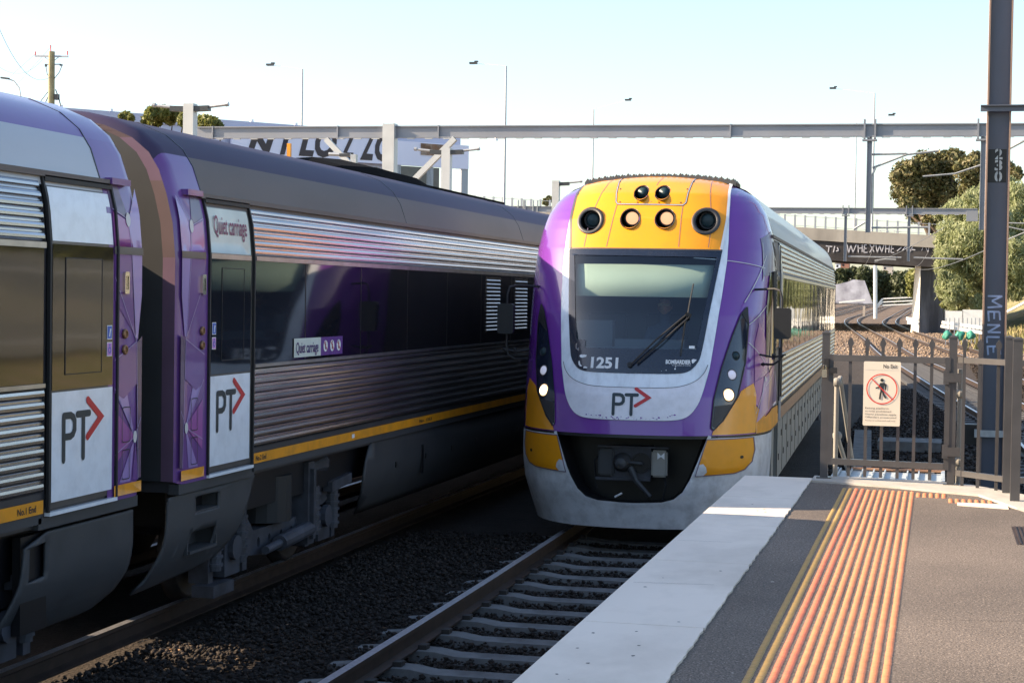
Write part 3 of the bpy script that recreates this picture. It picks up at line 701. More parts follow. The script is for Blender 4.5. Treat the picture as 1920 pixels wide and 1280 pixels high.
    for q,c1 in ((2.385,'blue_sign'),(2.265,'pink_sign')):
        yc=(hi-.10) if kind=='A' else (lo+.10)
        st=patch('sticker',[rect(yc-.04,q-.05,yc+.04,q+.05)],S_(.006),'sign_white',dr,.1)
        patch('sticker_ground',[rect(yc-.034,q-.044,yc+.034,q+.044)],S_(.0075),c1 if c1=='blue_sign' else 'pink_sign',st,.1)
        if c1=='blue_sign': patch('sticker_mark',[[(yc-.012,q-.03),(yc+.002,q-.03),(yc+.01,q),(yc+.022,q+.022),(yc+.002,q+.03),(yc-.004,q+.005)]],S_(.009),'sign_white',st,.1)
        else: patch('sticker_mark',[(circ(yc,q-.006,.024),[circ(yc,q-.006,.014)[::-1]]),circ(yc,q+.03,.009,10)],S_(.009),'blue_sign',st,.1)
    # door buttons, handle, hatches on the end ring
    be=(d0-.14)
    for q in (2.37,2.255):
        bm=bmesh.new(); lathe(bm,(hwf(q)+.004,m(be),q),(1,0,0),[(.036,0),(.036,.012),(.030,.018),(.022,.018),(.020,.010),(0,.010)],20); obj('door_button',bm,'button',root,False)
    bm=bmesh.new(); prism_h(bm,rrect(m(be)-.035,2.66,m(be)+.035,2.82,.012),[rrect(m(be)-.018,2.69,m(be)+.018,2.79,.008)[::-1]],lambda a,b:Vector((1.475,a,b)),lambda a,b:Vector((1.452,a,b)))
    bbox(bm,(1.452,m(be)-.017,2.69),(1.457,m(be)+.017,2.79)); bbox(bm,(1.455,m(be)-.006,2.69),(1.472,m(be)+.006,2.79)); obj('grab_handle',bm,'chrome',root)
    hc=m(.27)
    for z0,z1 in ((1.58,1.84),(1.31,1.53)):
        for q in (0,):
            pl=rrect(hc-.065,z0,hc+.065,z1,.02)
            patch('hatch',[(pl,[rrect(hc-.058,z0+.007,hc+.058,z1-.007,.016)[::-1]])],S_(.0115),'ink',root,.3)
    if kind=='A': text('end_lettering','No.1 End',.07,lambda a,b:(1.4555,m(d1+.40)+a,1.222+b*.9),'ink',root,width=.24,bold=.001)
    else:
        text('end_lettering','No.2 End',.07,lambda a,b:(1.4555,ya+.05+a,1.222+b*.9),'ink',root,width=.24,bold=.001)
        nd=patch('quiet_sign',[rect(ya+.95,2.09,ya+1.67,2.265)],S_(.004),'quiet_pale',root,.5)
        text('sign_lettering','Quiet carriage',.13,lambda a,b:(1.457,ya+1.0+a,2.13+b*1.1),'quiet_navy',nd,width=.60,bold=.002)
        pn=patch('sign_end',[rect(ya+1.67,2.09,ya+2.30,2.265)],S_(.004),'sticker_purple',nd,.5)
        for k in range(3):
            yy=ya+1.80+k*.19; patch('sign_symbol',[circ(yy,2.178,.06,16,.055)],S_(.006),'sign_white',pn,.2)
            patch('sign_mark',[rect(yy-.012,2.145,yy+.014,2.2),circ(yy,2.215,.012,8)],S_(.0075),'quiet_ink',pn,.2)
            patch('sign_bar',[strip([(yy-.04,2.215),(yy+.04,2.14)],.01,False)],S_(.009),'logo_red',pn,.2)
        patch('white_tag',[rect(ya+2.62,1.225,ya+2.70,1.265)],S_(.006),'sign_white',root,.5)
        text('stripe_lettering','No. 1353',.06,lambda a,b:(1.4555,ya+5.0+a,1.225+b*.8),'ink',root,width=.5,bold=.001)
        for yv in (ya+7.95,ya+9.55):     # louvre grilles in the glass band
            fr=bmesh.new(); bbox(fr,(1.444,yv,2.2),(1.449,yv+.8,2.93)); g_=obj('louvre',fr,'black',root)
            sl_=bmesh.new()
            for k in range(14): beam(sl_,(1.452,yv+.04,2.235+k*.05),(1.452,yv+.76,2.235+k*.05),.020,.010,(1,0,.8))
            obj('slats',sl_,'steel_dull',g_)
    # skirts and bogies
    def SK(o): return lambda y,z:(1.405+o-.16*max(0,(.85-z)/.45)**2,y,z)
    if kind=='A':
        sk=[(-.03,1.06),(-1.32,1.06),(-1.62,.98),(-1.66,.74),(-1.75,.5),(-1.80,.33),(-.55,.33),(-.3,.36),(-.1,.46),(-.02,.60)]
        hl=[[(-1.36,1.0),(-1.36,.72),(-1.66,.70),(-1.66,.98)]]
        hl=[[(-1.34,.995),(-1.34,.76),(-1.56,.74),(-1.56,.97)]]
        o=patch('skirt',[(sk,hl)],SK(0),'under',root,.08); solid(o,.02)
        bm=bmesh.new(); bbox(bm,(1.30,-1.6,.4),(1.36,-1.25,1.05)); obj('step_box',bm,'black',root)
    else:
        sk=[(-.08,1.075),(1.70,1.09),(1.36,.60),(1.12,.44),(.55,.37),(-.30,.34),(-.2,.45),(-.12,.7)]
        h1=rrect(.44,.895,.90,1.03,.02); h2=rrect(.37,.575,.87,.75,.02)
        o=patch('skirt',[(sk,[h1[::-1],h2[::-1]])],SK(0),'under',root,.08); solid(o,.02)
        bm=bmesh.new()
        for hh in (.90,.585): bbox(bm,(1.20,.36,hh-.01),(1.395,.90,hh+.012)); bbox(bm,(1.18,.34,hh),(1.2,.92,hh+.17))
        for pp in (.34,.92): bbox(bm,(1.2,pp-.01,.57),(1.38,pp+.01,1.04))
        obj('foot_step',bm,'under',root)
    e1=4.9
    s2=[(m(e1),1.12),(m(Lc-4.9),1.12),(m(Lc-4.9),.34),(m(e1),.34)]
    arc=[(m(e1+.02-.25*math.sin(PI*t)+.12*t),1.12-.78*t) for t in [k/8 for k in range(9)]]
    s2=[(m(Lc-4.9),.34),(m(Lc-4.9),1.12)]+arc
    o=patch('skirt',[s2],SK(.0),'under',root,.3); solid(o,.02)
    bm=bmesh.new()
    for k in range(7):
        yy=m(e1+.9+k*1.15); bbox(bm,(1.40,yy,.78),(1.412,yy+.05,.84))
    bbox(bm,(1.40,m(e1+1.9),.62),(1.413,m(e1+1.97),.95)); obj('skirt_latch',bm,'black',root)
    bb=bogie(root,m(2.78)); bogie(root,m(Lc-2.8))
    bm=bmesh.new(); tube(bm,[(1.0,m(1.6),.98),(1.15,m(4.0),.98)],.13,12); obj('reservoir',bm,'bogie',root)
    return root
carA=carriage('passenger_carriage','nearest parked carriage, cut off by the left edge, with blank white panels on its door',(-7.2,12.05,0),-1,.44,.97,24.6,'A')
carB=carriage('passenger_carriage','parked carriage with Quiet carriage lettering on its door and window band',(-7.2,12.72,0),1,.55,.93,24.3,'B')
carC=carriage('passenger_carriage','parked carriage at the far end, mostly hidden behind the oncoming train',(-7.25,37.7,0),1,.55,.93,24.3,'B',rz=R(3.0),detail=False)
# gangway between the two near carriages
bm=bmesh.new(); gp=[(.0,3.3),(.55,3.28),(.66,3.15),(.66,1.15),(0,1.15)]
for k in range(9):
    y=12.07+k*.08; s=1.0 if k%2 else .94
    rr=[Vector((-7.2+x*s,y,z)) for x,z in [(.66,1.15),(.66,3.1),(.5,3.22),(-.5,3.22),(-.66,3.1),(-.66,1.15)]]
    ring=[bm.verts.new(p) for p in rr]
    if k:
        for a in range(6): bm.faces.new((pv[a],pv[(a+1)%6],ring[(a+1)%6],ring[a]))
    pv=ring
tag(obj('gangway',bm,'bellows'),'black folded rubber gangway joining the two parked carriages','gangway')
# roof equipment on the quiet carriage
bm=bmesh.new()
st=[(5.7,.40,4.07,.0),(6.6,.58,4.16,.1),(7.6,.66,4.21,.4),(9.2,.70,4.19,.5),(10.2,.69,4.08,.5)]
rings=[]
for y,wd,zt,k in st: rings.append([bm.verts.new(p) for p in ((wd,y,4.02),(wd-.12,y,zt),(.1,y,zt+.1),(-wd,y,zt+.06),(-wd,y,4.02))])
for a,b in zip(rings,rings[1:]):
    for k in range(4): bm.faces.new((a[k],a[k+1],b[k+1],b[k]))
bm.faces.new(rings[0][::-1]); bm.faces.new(rings[-1])
bmesh.ops.recalc_face_normals(bm,faces=bm.faces)
cw=obj('roof_cowl',bm,'cowl_black',carB)
bm=bmesh.new(); beam(bm,(.60,6.6,4.075),(.74,10.3,4.045),.05,.03); obj('cowl_trim',bm,'steel_dull',cw)
bm=bmesh.new(); bbox(bm,(-.9,10.6,4.1),(.12,15.8,4.235)); bbox(bm,(-.85,16,4.1),(-.1,17.5,4.2)); obj('roof_unit',bm,'cowl_black',carB)
bm=bmesh.new(); beam(bm,(.15,8.8,4.28),(.12,10.8,4.22),.04,.05); obj('roof_rail',bm,'end_grey',carB)
bm=bmesh.new(); bbox(bm,(.29,5.28,4.09),(.33,5.32,4.30)); obj('roof_marker',bm,'stripe_yellow',carB)
# ================================================================== ONCOMING TRAIN
WT=[(.1,1.30),(.6,1.43),(.9,1.45),(2.98,1.45),(3.26,1.43),(3.49,1.385),(3.69,1.32),(3.83,1.24),(3.93,1.15),(4.0,1.05),(4.06,.90),(4.10,.74),(4.14,.45),(4.165,.02)]
Y0T=[(.1,.03),(.5,-.12),(.8,-.18),(1.15,-.16),(1.6,-.08),(1.9,.02),(2.5,.25),(3.2,.68),(3.6,.93),(3.9,1.2),(4.05,1.5),(4.11,1.75),(4.165,2.2)]
DTT=[(.1,1.6),(2,1.6),(2.5,1.5),(3.3,1.2),(3.7,1.0),(4.165,.8)]
PP=2.5
def NS(x,z):
    u=min(abs(x)/lerp(z,WT),1); return lerp(z,Y0T)+lerp(z,DTT)*(1-(1-u**PP)**(1/PP))
def NF(o):
    def f(x,z):
        h=.012; sx=(NS(x+h,z)-NS(x-h,z))/(2*h); sz=(NS(x,z+h)-NS(x,z-h))/(2*h); n=Vector((sx,-1,sz)).normalized()
        return Vector((x,NS(x,z),z))+n*o
    return f
def NX(y,z):
    y0=lerp(z,Y0T); D=lerp(z,DTT); t=(y-y0)/D
    if t>=1: return lerp(z,WT)
    t=max(t,0); return lerp(z,WT)*(1-(1-t)**PP)**(1/PP)
def SF(o): return lambda y,z:Vector((NX(y,z)+o,y-o*.3*(y<1.3),z))
def inpoly(x,y,pl):
    r=False; j=len(pl)-1
    for i in range(len(pl)):
        if (pl[i][1]>y)!=(pl[j][1]>y) and x<(pl[j][0]-pl[i][0])*(y-pl[i][1])/(pl[j][1]-pl[i][1])+pl[i][0]: r=not r
        j=i
    return r
def sym(h): return h+[(-x,z) for x,z in h[::-1]]
BLACK=sym([(.10,1.845),(.38,1.848),(.58,1.88),(.67,1.94),(.72,2.03),(.80,2.55),(.885,3.23)])
def chaik(p,n=2,closed=False,keep=()):
    for _ in range(n):
        o=[p[0]]
        for a,b in zip(p,p[1:]): o+=[(a[0]*.75+b[0]*.25,a[1]*.75+b[1]*.25),(a[0]*.25+b[0]*.75,a[1]*.25+b[1]*.75)]
        p=o+[p[-1]]
    return p
BLACK=[(.885,3.23),(.80,2.55),(.735,2.05),(.70,1.96),(.62,1.87),(.48,1.845),(.0,1.843)]; BLACK=chaik(BLACK,2)
BLACK=BLACK+[(-x,z) for x,z in BLACK[::-1][1:]]
GLASS=[(-.655,2.115),(.675,2.115),(.83,3.15),(-.81,3.165)]
OPEN=sym([(.06,.40),(.36,.415),(.50,.455),(.60,.54),(.68,.68),(.75,.85),(.86,1.155)])
OPEN_=sorted(OPEN,key=lambda p:math.atan2(p[0],1.5-p[1]))
OPEN_=[(x*1.003,z) for x,z in OPEN_]
OPEN_[0]=(OPEN_[0][0],1.2); OPEN_[-1]=(OPEN_[-1][0],1.2)
SUR_O=sym(chaik([(.05,1.335),(.42,1.335),(.60,1.36),(.70,1.46),(.765,1.60),(.83,1.9)],2)+[(.83,1.9)][0:0]+[(.83,1.9)][:0]+[(.832,1.91),(.875,2.3),(.915,2.7),(.945,3.1),(.945,3.35),(.935,3.6),(.925,3.8),(.905,4.0),(.86,4.08)])
TR=thing('passenger_train','oncoming purple and yellow train with lit headlamps and number 1251 below its windscreen','train',(-3.3,19.3,0),R(1.46))
LAMPS=[(-.665,3.58,.165,.118),(.685,3.58,.165,.118),(-.19,3.60,.122,.112),(.215,3.60,.122,.112),(-.105,3.915,.092,.084),(.145,3.915,.092,.084)]
# ---- shell
def nose_shell(bm,z0,z1,nz,nt_,hole,mif=None):
    zs=[z0+(z1-z0)*k/nz for k in range(nz+1)]; gr=[]
    for z in zs:
        row=[]
        for k in range(nt_+1):
            a=-PI/2+PI*k/nt_; s=math.sin(a); c=math.cos(a)
            x=lerp(z,WT)*math.copysign(abs(s)**(2/PP) if abs(s)>1e-9 else 0,s); y=lerp(z,Y0T)+lerp(z,DTT)*(1-abs(c)**(2/PP))
            row.append(bm.verts.new((x,y,z)))
        gr.append(row)
    for i in range(nz):
        for k in range(nt_):
            q=(gr[i][k],gr[i][k+1],gr[i+1][k+1],gr[i+1][k]); c=sum((v.co for v in q),Vector())/4
            if hole and any(inpoly(c.x,c.z,h) for h in hole): continue
            f=bm.faces.new(q)
            if mif: f.material_index=mif(c)
MIDB=[(x*.955,2.6+(z-2.6)*.955) for x,z in BLACK]
bm=bmesh.new(); nose_shell(bm,1.175,4.165,190,190,[[(-.70,2.08),(.72,2.08),(.855,3.19),(-.85,3.2)]]+[circ(x,z,(a+b)/2+.004,24) for x,z,a,b in LAMPS])
nose=obj('nose_shell',bm,'purple',TR,True)
bm=bmesh.new(); nose_shell(bm,.12,1.15,60,170,[OPEN_]); 
bump_=obj('bumper',bm,'bumper',TR,True); pass
patch('bumper_edge',[strip([(-.875,1.15)]+[(x,z) for x,z in OPEN[::-1]][0:0]+sorted(OPEN,key=lambda p:math.atan2(p[0],1.5-p[1]))+[(.875,1.15)],.040,False)],NF(.007),'bumper',bump_,.04)
# rim inside the opening
bm=bmesh.new(); ol=sorted(OPEN,key=lambda p:math.atan2(p[0],1.5-p[1]))
pa=[bm.verts.new(NF(.004)(x,z)) for x,z in ol]; pb=[bm.verts.new((x*.9,NS(x,z)+.35,z)) for x,z in ol]
for i in range(len(ol)-1): bm.faces.new((pa[i],pa[i+1],pb[i+1],pb[i]))
bbox(bm,(-1.0,.75,.15),(1.0,.78,1.3)); bbox(bm,(-.95,.1,1.155),(.95,.8,1.17)); obj('coupler_recess',bm,'black',TR)
# gap seam between nose and bumper
bm=bmesh.new(); nose_shell(bm,1.14,1.185,1,120,None)
for v in bm.verts: v.co.x*=.985; v.co.y+=.012
obj('shadow_gap',bm,'black',TR)
# ---- surround, mask, glass
sur=patch('windscreen_surround',[(SUR_O,[BLACK]+[circ(x,z,(a+b)/2+.002,28) for x,z,a,b in LAMPS])],NF(.010),'surround',TR,.045)
_lo=chaik([(0,1.335),(.42,1.335),(.60,1.36),(.70,1.46),(.755,1.60),(.795,1.78),(.81,1.95)],2)
_up=chaik([(.81,1.95),(.78,1.86),(.70,1.77),(.55,1.71),(.38,1.69),(0,1.688)],2)
_r=_lo+_up[1:]
pan=patch('logo_panel',[_r+[(-x,z) for x,z in _r[::-1][1:-1]]],NF(.014),'panel_white',TR,.045)
patch('panel_seam',[strip(_up+[(-x,z) for x,z in _up[::-1][1:]],.006,False)],NF(.0165),'door_grey',pan,.05)
# chipped paint along the lower edge
cr=random.Random(5); ch=[]
for k in range(46):
    x=cr.uniform(-.5,.5); z=1.348+cr.uniform(-.006,.022)+abs(x)**3*.3; s=cr.uniform(.003,.012); ch.append([(x+s*cr.uniform(.5,1.6)*math.cos(q),z+s*cr.uniform(.4,1)*math.sin(q)) for q in (0,1.1,2.2,3.3,4.4,5.5)])
patch('paint_chip',ch,NF(.0175),'purple',pan,.2)
mask=patch('windscreen_mask',[(BLACK,[GLASS])],NF(.016),'mask',TR,.045)
glass=patch('windscreen',[GLASS],NF(.008),'cab_glass',TR,.06)
patch('mask_step',[rect(-.66,2.11,-.56,2.20)],NF(.017),'mask',mask,.05)
patch('sticker',[rect(.60,2.125,.66,2.155)],NF(.018),'sign_white',mask,.05)
patch('screen_trim',[strip([(-.885,3.245),(.885,3.235)],.022,False)],NF(.019),'door_grey',mask,.05)
text('fleet_number','1251',.17,lambda a,b:NF(.019)(-.475+a,1.895+b*.95),'sign_white',mask,width=.31,bold=.006)
text('maker_name','BOMBARDIER',.06,lambda a,b:NF(.019)(.36+a,1.955+b),'sign_white',mask,width=.27,bold=.0025)
text('maker_motto','the evolution of mobility',.02,lambda a,b:NF(.019)(.43+a,1.933+b),'sign_white',mask,width=.20)
ch=[[(-.62,2.02),(-.60,2.035),(-.53,2.03),(-.54,2.01),(-.58,2.0),(-.60,2.0)],[(-.625,1.955),(-.61,1.965),(-.6,1.93),(-.575,1.905),(-.6,1.9),(-.62,1.925)],[(-.56,1.90),(-.54,1.905),(-.51,1.895),(-.52,1.885),(-.56,1.885)],[(.635,2.0),(.65,2.01),(.69,2.005),(.67,1.98),(.65,1.96),(.64,1.97)],circ(.47,1.925,.006,8),circ(.465,1.90,.009,8),circ(.37,1.885,.005,8),circ(.32,1.875,.003,8)]
patch('paint_chip',ch,NF(.019),'sign_white',mask,.2)
pt_logo(TR,NF(.019),.285,-.19,1.395)
# ---- yellow brow
YEL=[(-.865,3.25),(.865,3.24),(.905,3.6),(.895,3.85),(.875,4.02),(.835,4.085),(.6,4.118),(.3,4.14),(0,4.148),(-.3,4.14),(-.6,4.118),(-.835,4.085),(-.875,4.02),(-.895,3.85),(-.905,3.6)]
def LAMP(x,z,r): return circ(x,z,r,28,r*1.0)
brow=patch('yellow_brow',[(YEL,[circ(x,z,(a+b)/2,28) for x,z,a,b in LAMPS])],NF(.020),'yellow',TR,.04)
for a,b in (((-.43,3.26),(-.37,3.76)),((.40,3.26),(.40,3.76)),((-.70,3.26),(-.68,3.48)),((-.64,3.7),(-.52,4.12)),((.73,3.26),(.74,3.45)),((.72,3.7),(.66,4.1)),((0.02,3.79),(.03,3.8)),((.05,4.0),(.09,4.13))):
    patch('brow_seam',[strip([a,b],.006,False)],NF(.0225),'mauve_grey',brow,.05)
hs=[(-.43,4.13),(-.385,3.79),(-.36,3.765),(.40,3.755),(.43,3.785),(.46,4.12)]
patch('hatch_seam',[strip(hs,.020,False)],NF(.023),'ring',brow,.05); patch('hatch_seam',[strip(hs,.008,False)],NF(.0245),'roof_silver',brow,.05)
sc=[circ(x,z,.009,8) for x,z in ((-.34,3.79),(-.13,3.785),(.12,3.785),(.37,3.785),(-.37,3.95),(.42,3.95))]
patch('screw',sc,NF(.024),'ring',brow,.2)
patch('brow_edge',[strip([(.87,3.24),(.91,3.6),(.902,3.85),(.885,4.02),(.85,4.08)],.028,False)],NF(.0235),'sign_white',TR,.05)  # sunlit edge strip, brightness put into its white
patch('brow_edge',[strip([(-.87,3.24),(-.912,3.6),(-.904,3.85),(-.89,4.02),(-.85,4.08)],.03,False)],NF(.0235),'door_grey',TR,.05)  # matching edge strip on the shaded side, shade put into its grey
def brow_lamp(x,z,ro,ri,kind,label):
    y=NS(x,z); root=thing('brow_lamp',None,None); root.parent=TR; root.location=(x,y,z); root['label']=label
    sl=(NS(x,z+.05)-NS(x,z-.05))/.1; sx=(NS(x+.05,z)-NS(x-.05,z))/.1
    d=.045 if kind=='big' else .03; kf=.8 if kind=='big' else 1.0
    bm=bmesh.new(); rings=[]; N=40
    for r,dd,follow in ((ro,.03,1),(ro*.99,-d*.7,1),(ro*.95,-d,1),((ri+.006),-d,1),(ri,-d*.8,1),(ri,.05,.6),(ri*.97,.17,0)):
        rg=[]
        for k in range(N):
            cx,cz=r*math.cos(2*PI*k/N),r*math.sin(2*PI*k/N); rg.append(bm.verts.new((cx,dd+follow*kf*(cz*sl+cx*sx)+(1-kf)*follow*(cz*sl+cx*sx)*(dd>0),cz)))
        rings.append(rg)
    for i,(p,q) in enumerate(zip(rings,rings[1:])):
        for k in range(N):
            f=bm.faces.new((p[k],p[(k+1)%N],q[(k+1)%N],q[k])); f.material_index=1 if i>=4 else 0
    bm.faces.new(rings[-1][::-1])
    obj('bezel',bm,['ring','black'],root,True)
    bm=bmesh.new()
    if kind=='horn':
        lathe(bm,(.012,.10,.006),(0,1,0),[(ri*.78,-.06),(ri*.74,-.05),(ri*.5,.0),(ri*.22,.05),(0,.055)],30); obj('horn_bell',bm,'lens_dark',root,True)
    else:
        k=.80 if kind=='mid' else .86
        lathe(bm,(.01,.11,.012),(0,-1,0),[(ri*k,-.05),(ri*k,.03),(ri*(k-.05),.035),(ri*(k-.06),.025)],30); obj('housing',bm,'ring',root,True)
        bm=bmesh.new(); lathe(bm,(.01,.11,.012),(0,-1,0),[(ri*(k-.06),.02),(ri*.5,.034),(ri*.2,.04),(0,.041)],30); obj('lens',bm,'lamp_warm' if kind=='mid' else 'lens_dark',root,True)
    return root
# the openings are seen as black discs: cut look with a dark back plate on the brow
for x,l in ((-.665,'dark marker lamp at the outer left of the brow'),(.685,'dark marker lamp at the outer right of the brow')):
    brow_lamp(x,3.58,.165,.118,'big',l)
for x,l in ((-.19,'lit warm lamp left of the brow centre'),(.215,'lit warm lamp right of the brow centre')):
    brow_lamp(x,3.60,.122,.112,'mid',l)
for x,l in ((-.105,'left of the two horn openings in the brow hatch'),(.145,'right of the two horn openings in the brow hatch')):
    brow_lamp(x,3.915,.092,.084,'horn',l)
# ---- lower lamp pods
for s in (1,-1):
    pod=[(1.185,2.60),(1.205,2.40),(1.19,1.97),(1.13,1.60),(.99,1.34),(.90,1.235),(.872,1.26),(.89,1.57),(.955,1.92),(1.05,2.28),(1.13,2.52)]
    pl=[(s*x,z) for x,z in pod]
    po=patch('lamp_pod',[pl],NF(.012),'mask',TR,.035,label='black lamp pod on the %s cheek of the nose'%('right' if s>0 else 'left'))
    patch('pod_edge',[strip(pl+[pl[0]],.012,False)],NF(.016),'rubber',po,.05)
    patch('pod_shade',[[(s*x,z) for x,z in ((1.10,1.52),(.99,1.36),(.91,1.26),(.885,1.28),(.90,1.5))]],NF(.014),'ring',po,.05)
    for (x,z,r,mt_,nm) in ((1.035,1.62,.072,'lamp_lit','headlight'),(1.06,1.84,.057,'lamp_led','marker_light'),(1.09,2.05,.048,'lens_dark','marker_light')):
        p=NF(.014)(s*x,z); ax_=(NF(1)(s*x,z)-NF(0)(s*x,z)); ax_=(ax_.normalized()+Vector((0,-.35,0))).normalized(); bm=bmesh.new(); lathe(bm,p,ax_,[(r*1.1,-.05),(r*1.1,.004),(r*.98,.012),(r*.96,.004)],26); rg=obj(nm,bm,'ring',po,True,'lit headlamp, the lowest lamp of its pod' if nm=='headlight' else ('lit round marker lamp above the headlamp' if mt_=='lamp_led' else 'unlit round lamp, the highest in its pod'))
        bm=bmesh.new()
        if mt_=='lamp_lit':
            lathe(bm,p,ax_,[(r*.95,-.02),(r*.93,.004),(r*.72,.012)],26); obj('reflector_rim',bm,'lamp_rim',rg,True); bm=bmesh.new(); lathe(bm,p,ax_,[(r*.74,.0),(r*.72,.0125),(r*.5,.017),(0,.022)],26)
        else: lathe(bm,p,ax_,[(r*.95,-.02),(r*.93,.004),(r*.6,.016),(0,.022)],26)
        obj('lens',bm,mt_,rg,True)
    # yellow cheeks
    patch('yellow_cheek',[[(s*x,z) for x,z in ((1.285,1.74),(1.315,1.62),(1.32,1.19),(.885,1.185),(.895,1.225),(1.0,1.335),(1.145,1.60),(1.165,1.66),(1.22,1.70))]],NF(.008),'yellow',TR,.03)
    bc=[(s*x,z) for x,z in ((.835,1.135),(1.30,1.14),(1.315,1.0),(1.29,.87),(1.22,.79),(1.12,.755),(.72,.735),(.76,.88))]
    b_=patch('bumper_corner',[bc],NF(.010),'yellow',bump_,.03)
    patch('corner_edge',[strip(bc+[bc[0]],.010,False)],NF(.013),'mauve_grey',b_,.05)
    patch('worn_patch',[[(s*x,z) for x,z in ((.725,.74),(.76,.86),(.80,.87),(.83,.83),(.84,.78),(.80,.74))]],NF(.015),'bumper',b_,.05)
    patch('hole',[circ(s*1.19,.93,.018,12)],NF(.013),'black',b_,.1)
# ---- right cheek livery (side mapping: y back from the nose tip, z)
def CP(nm,pl,m_,o=.006): return patch(nm,[pl],SF(o),m_,TR,.04)
CP('livery_panel',[(.66,1.75),(.95,1.9),(1.1,2.15),(.92,2.42),(.78,2.2)],'magenta')
CP('livery_panel',[(1.15,2.9),(1.35,3.4),(1.75,3.5),(2.0,3.0),(1.2,2.96)],'mauve_grey')
CP('cheek_yellow',[(.60,1.18),(.60,1.50),(.9,1.35),(1.3,1.42),(2.45,1.40),(2.45,1.185),(1.6,1.18)],'stripe_yellow',.008)
CP('livery_panel',[(.60,1.52),(.66,1.75),(1.6,1.95),(2.5,1.95),(2.5,1.42),(1.3,1.44),(.9,1.37)],'magenta',.005)
CP('livery_panel',[(.62,1.30),(.9,1.78),(1.15,1.82),(1.0,1.42)],'lilac',.009)
CP('livery_panel',[(1.0,1.42),(1.15,1.82),(1.6,1.65),(1.4,1.44)],'purple_mid',.009)
CP('livery_panel',[(1.45,1.44),(1.8,1.86),(2.1,1.6),(2.0,1.44)],'lilac',.009)
for a,b in (((.62,2.35),(1.15,2.62)),((.66,2.2),(.95,1.98)),((1.15,2.9),(1.35,3.35)),((.75,2.65),(1.35,3.2)),((.7,3.15),(1.25,3.05)),((.95,1.7),(1.5,1.85)),((1.5,1.85),(2.3,1.5)),((1.5,1.85),(1.7,2.0)),((.62,1.4),(.95,1.78))):
    CP('livery_line',strip([a,b],.009,False),'dot_white',.011)
CP('livery_dot',circ(.95,1.78,.03),'dot_white',.013)
# cab window, door, trims
cwn=CP('cab_window',[(1.02,2.02),(1.12,2.55),(1.36,3.0),(1.52,3.02),(1.52,2.02)],'band_glass',.012)
bm=bmesh.new(); bbox(bm,(1.44,1.5,1.98),(1.475,1.60,3.02)); 
for k in range(17): bbox(bm,(1.475,1.52,2.03+k*.058),(1.482,1.57,2.055+k*.058))
obj('window_gasket',bm,'door_grey',cwn)
cd=CP('cab_door',[(1.62,1.42),(1.62,3.0),(1.66,3.38),(2.46,3.38),(2.5,3.0),(2.5,1.42)],'roof_grey',.006)
bm=bmesh.new(); bbox(bm,(1.452,1.74,2.08),(1.459,2.3,2.96)); obj('door_window_edge',bm,'rubber',cd)
bm=bmesh.new(); bbox(bm,(1.455,1.80,2.12),(1.463,2.24,2.92)); obj('door_window',bm,'band_glass',cd)
bm=bmesh.new(); bbox(bm,(1.452,2.36,1.3),(1.464,2.374,3.35)); bbox(bm,(1.452,2.40,1.45),(1.475,2.44,2.1)); obj('door_seal',bm,'rubber',cd)
bm=bmesh.new(); tube(bm,[(1.49,2.42,1.5),(1.49,2.42,2.0)],.012,8); obj('grab_rail',bm,'door_grey',TR)
bm=bmesh.new(); bbox(bm,(1.43,2.62,1.2),(1.462,2.92,2.98)); beam(bm,(1.447,2.77,2.98),(1.41,2.77,3.36),.03,.30,(0,1,0)); obj('white_post',bm,'roof_silver',TR)
# ---- car body behind the nose
bm=bmesh.new(); pr=[(x-.014,z) for x,z in densify(WT,[1.17,2,2.98,3.26,3.49])]; loft(bm,pr,[(1.75,1),(24.3,1)]); bbox(bm,(-1.4,1.8,1.1),(1.4,24.3,1.2)); obj('body_shell',bm,'shell_dark',TR)
bm=bmesh.new(); pr=densify(WT,[3.40,3.49,3.6,3.69,3.76,3.83,3.9,3.96,4.0,4.03,4.06,4.08,4.10,4.12,4.14,4.155,4.165]); loft(bm,pr,[(2.0,1),(2.6,1),(12,1),(24.2,1)]); obj('roof',bm,'roof_silver',TR,True)
bm=bmesh.new(); pr=densify(WT,ZS[:-4]+[4.12,4.14,4.16]); rg=loft(bm,pr,[(24.2,1),(24.5,.99),(24.6,.96)]); bm.faces.new(rg[-1]); obj('end_ring',bm,'roof_silver',TR,True)
wf=lambda z:lerp(z,WT)
bm=bmesh.new(); flutes(bm,2.95,24.0,3.02,.0655,6,wf,-.012); obj('fluted_panel',bm,'steel',TR)
bm=bmesh.new(); flutes(bm,2.95,24.0,1.36,.0775,8,wf,-.012); obj('fluted_panel',bm,'steel',TR)
patch('window_band',[rect(2.95,2.0,24.0,2.96)],lambda y,z:(wf(z)-.002,y,z),'band_glass_clear',TR,.3)
k=4.3
while k<23: sm=bmesh.new(); bbox(sm,(1.44,k,2.02),(1.4505,k+.012,2.95)); obj('window_seam',sm,'black',TR); k+=1.62
bm=bmesh.new(); bbox(bm,(1.43,2.95,1.975),(1.462,24,2.0)); bbox(bm,(1.43,2.95,2.96),(1.462,24,3.0)); obj('trim_strip',bm,'steel_dull',TR)
bm=bmesh.new(); bbox(bm,(1.37,1.7,3.42),(1.415,24.2,3.455)); obj('gutter',bm,'roof_grey',TR)
patch('body_stripe',[rect(2.62,1.19,24.0,1.34)],lambda y,z:(1.452,y,z),'stripe_dull',TR,2)
bm=bmesh.new()
for k in range(18):
    a=3.3+k*1.05
    if a>20: break
    bbox(bm,(1.36,a,.40),(1.40,a+1.04,1.15))
sk=obj('skirt',bm,'under_pale',TR)
bm=bmesh.new()
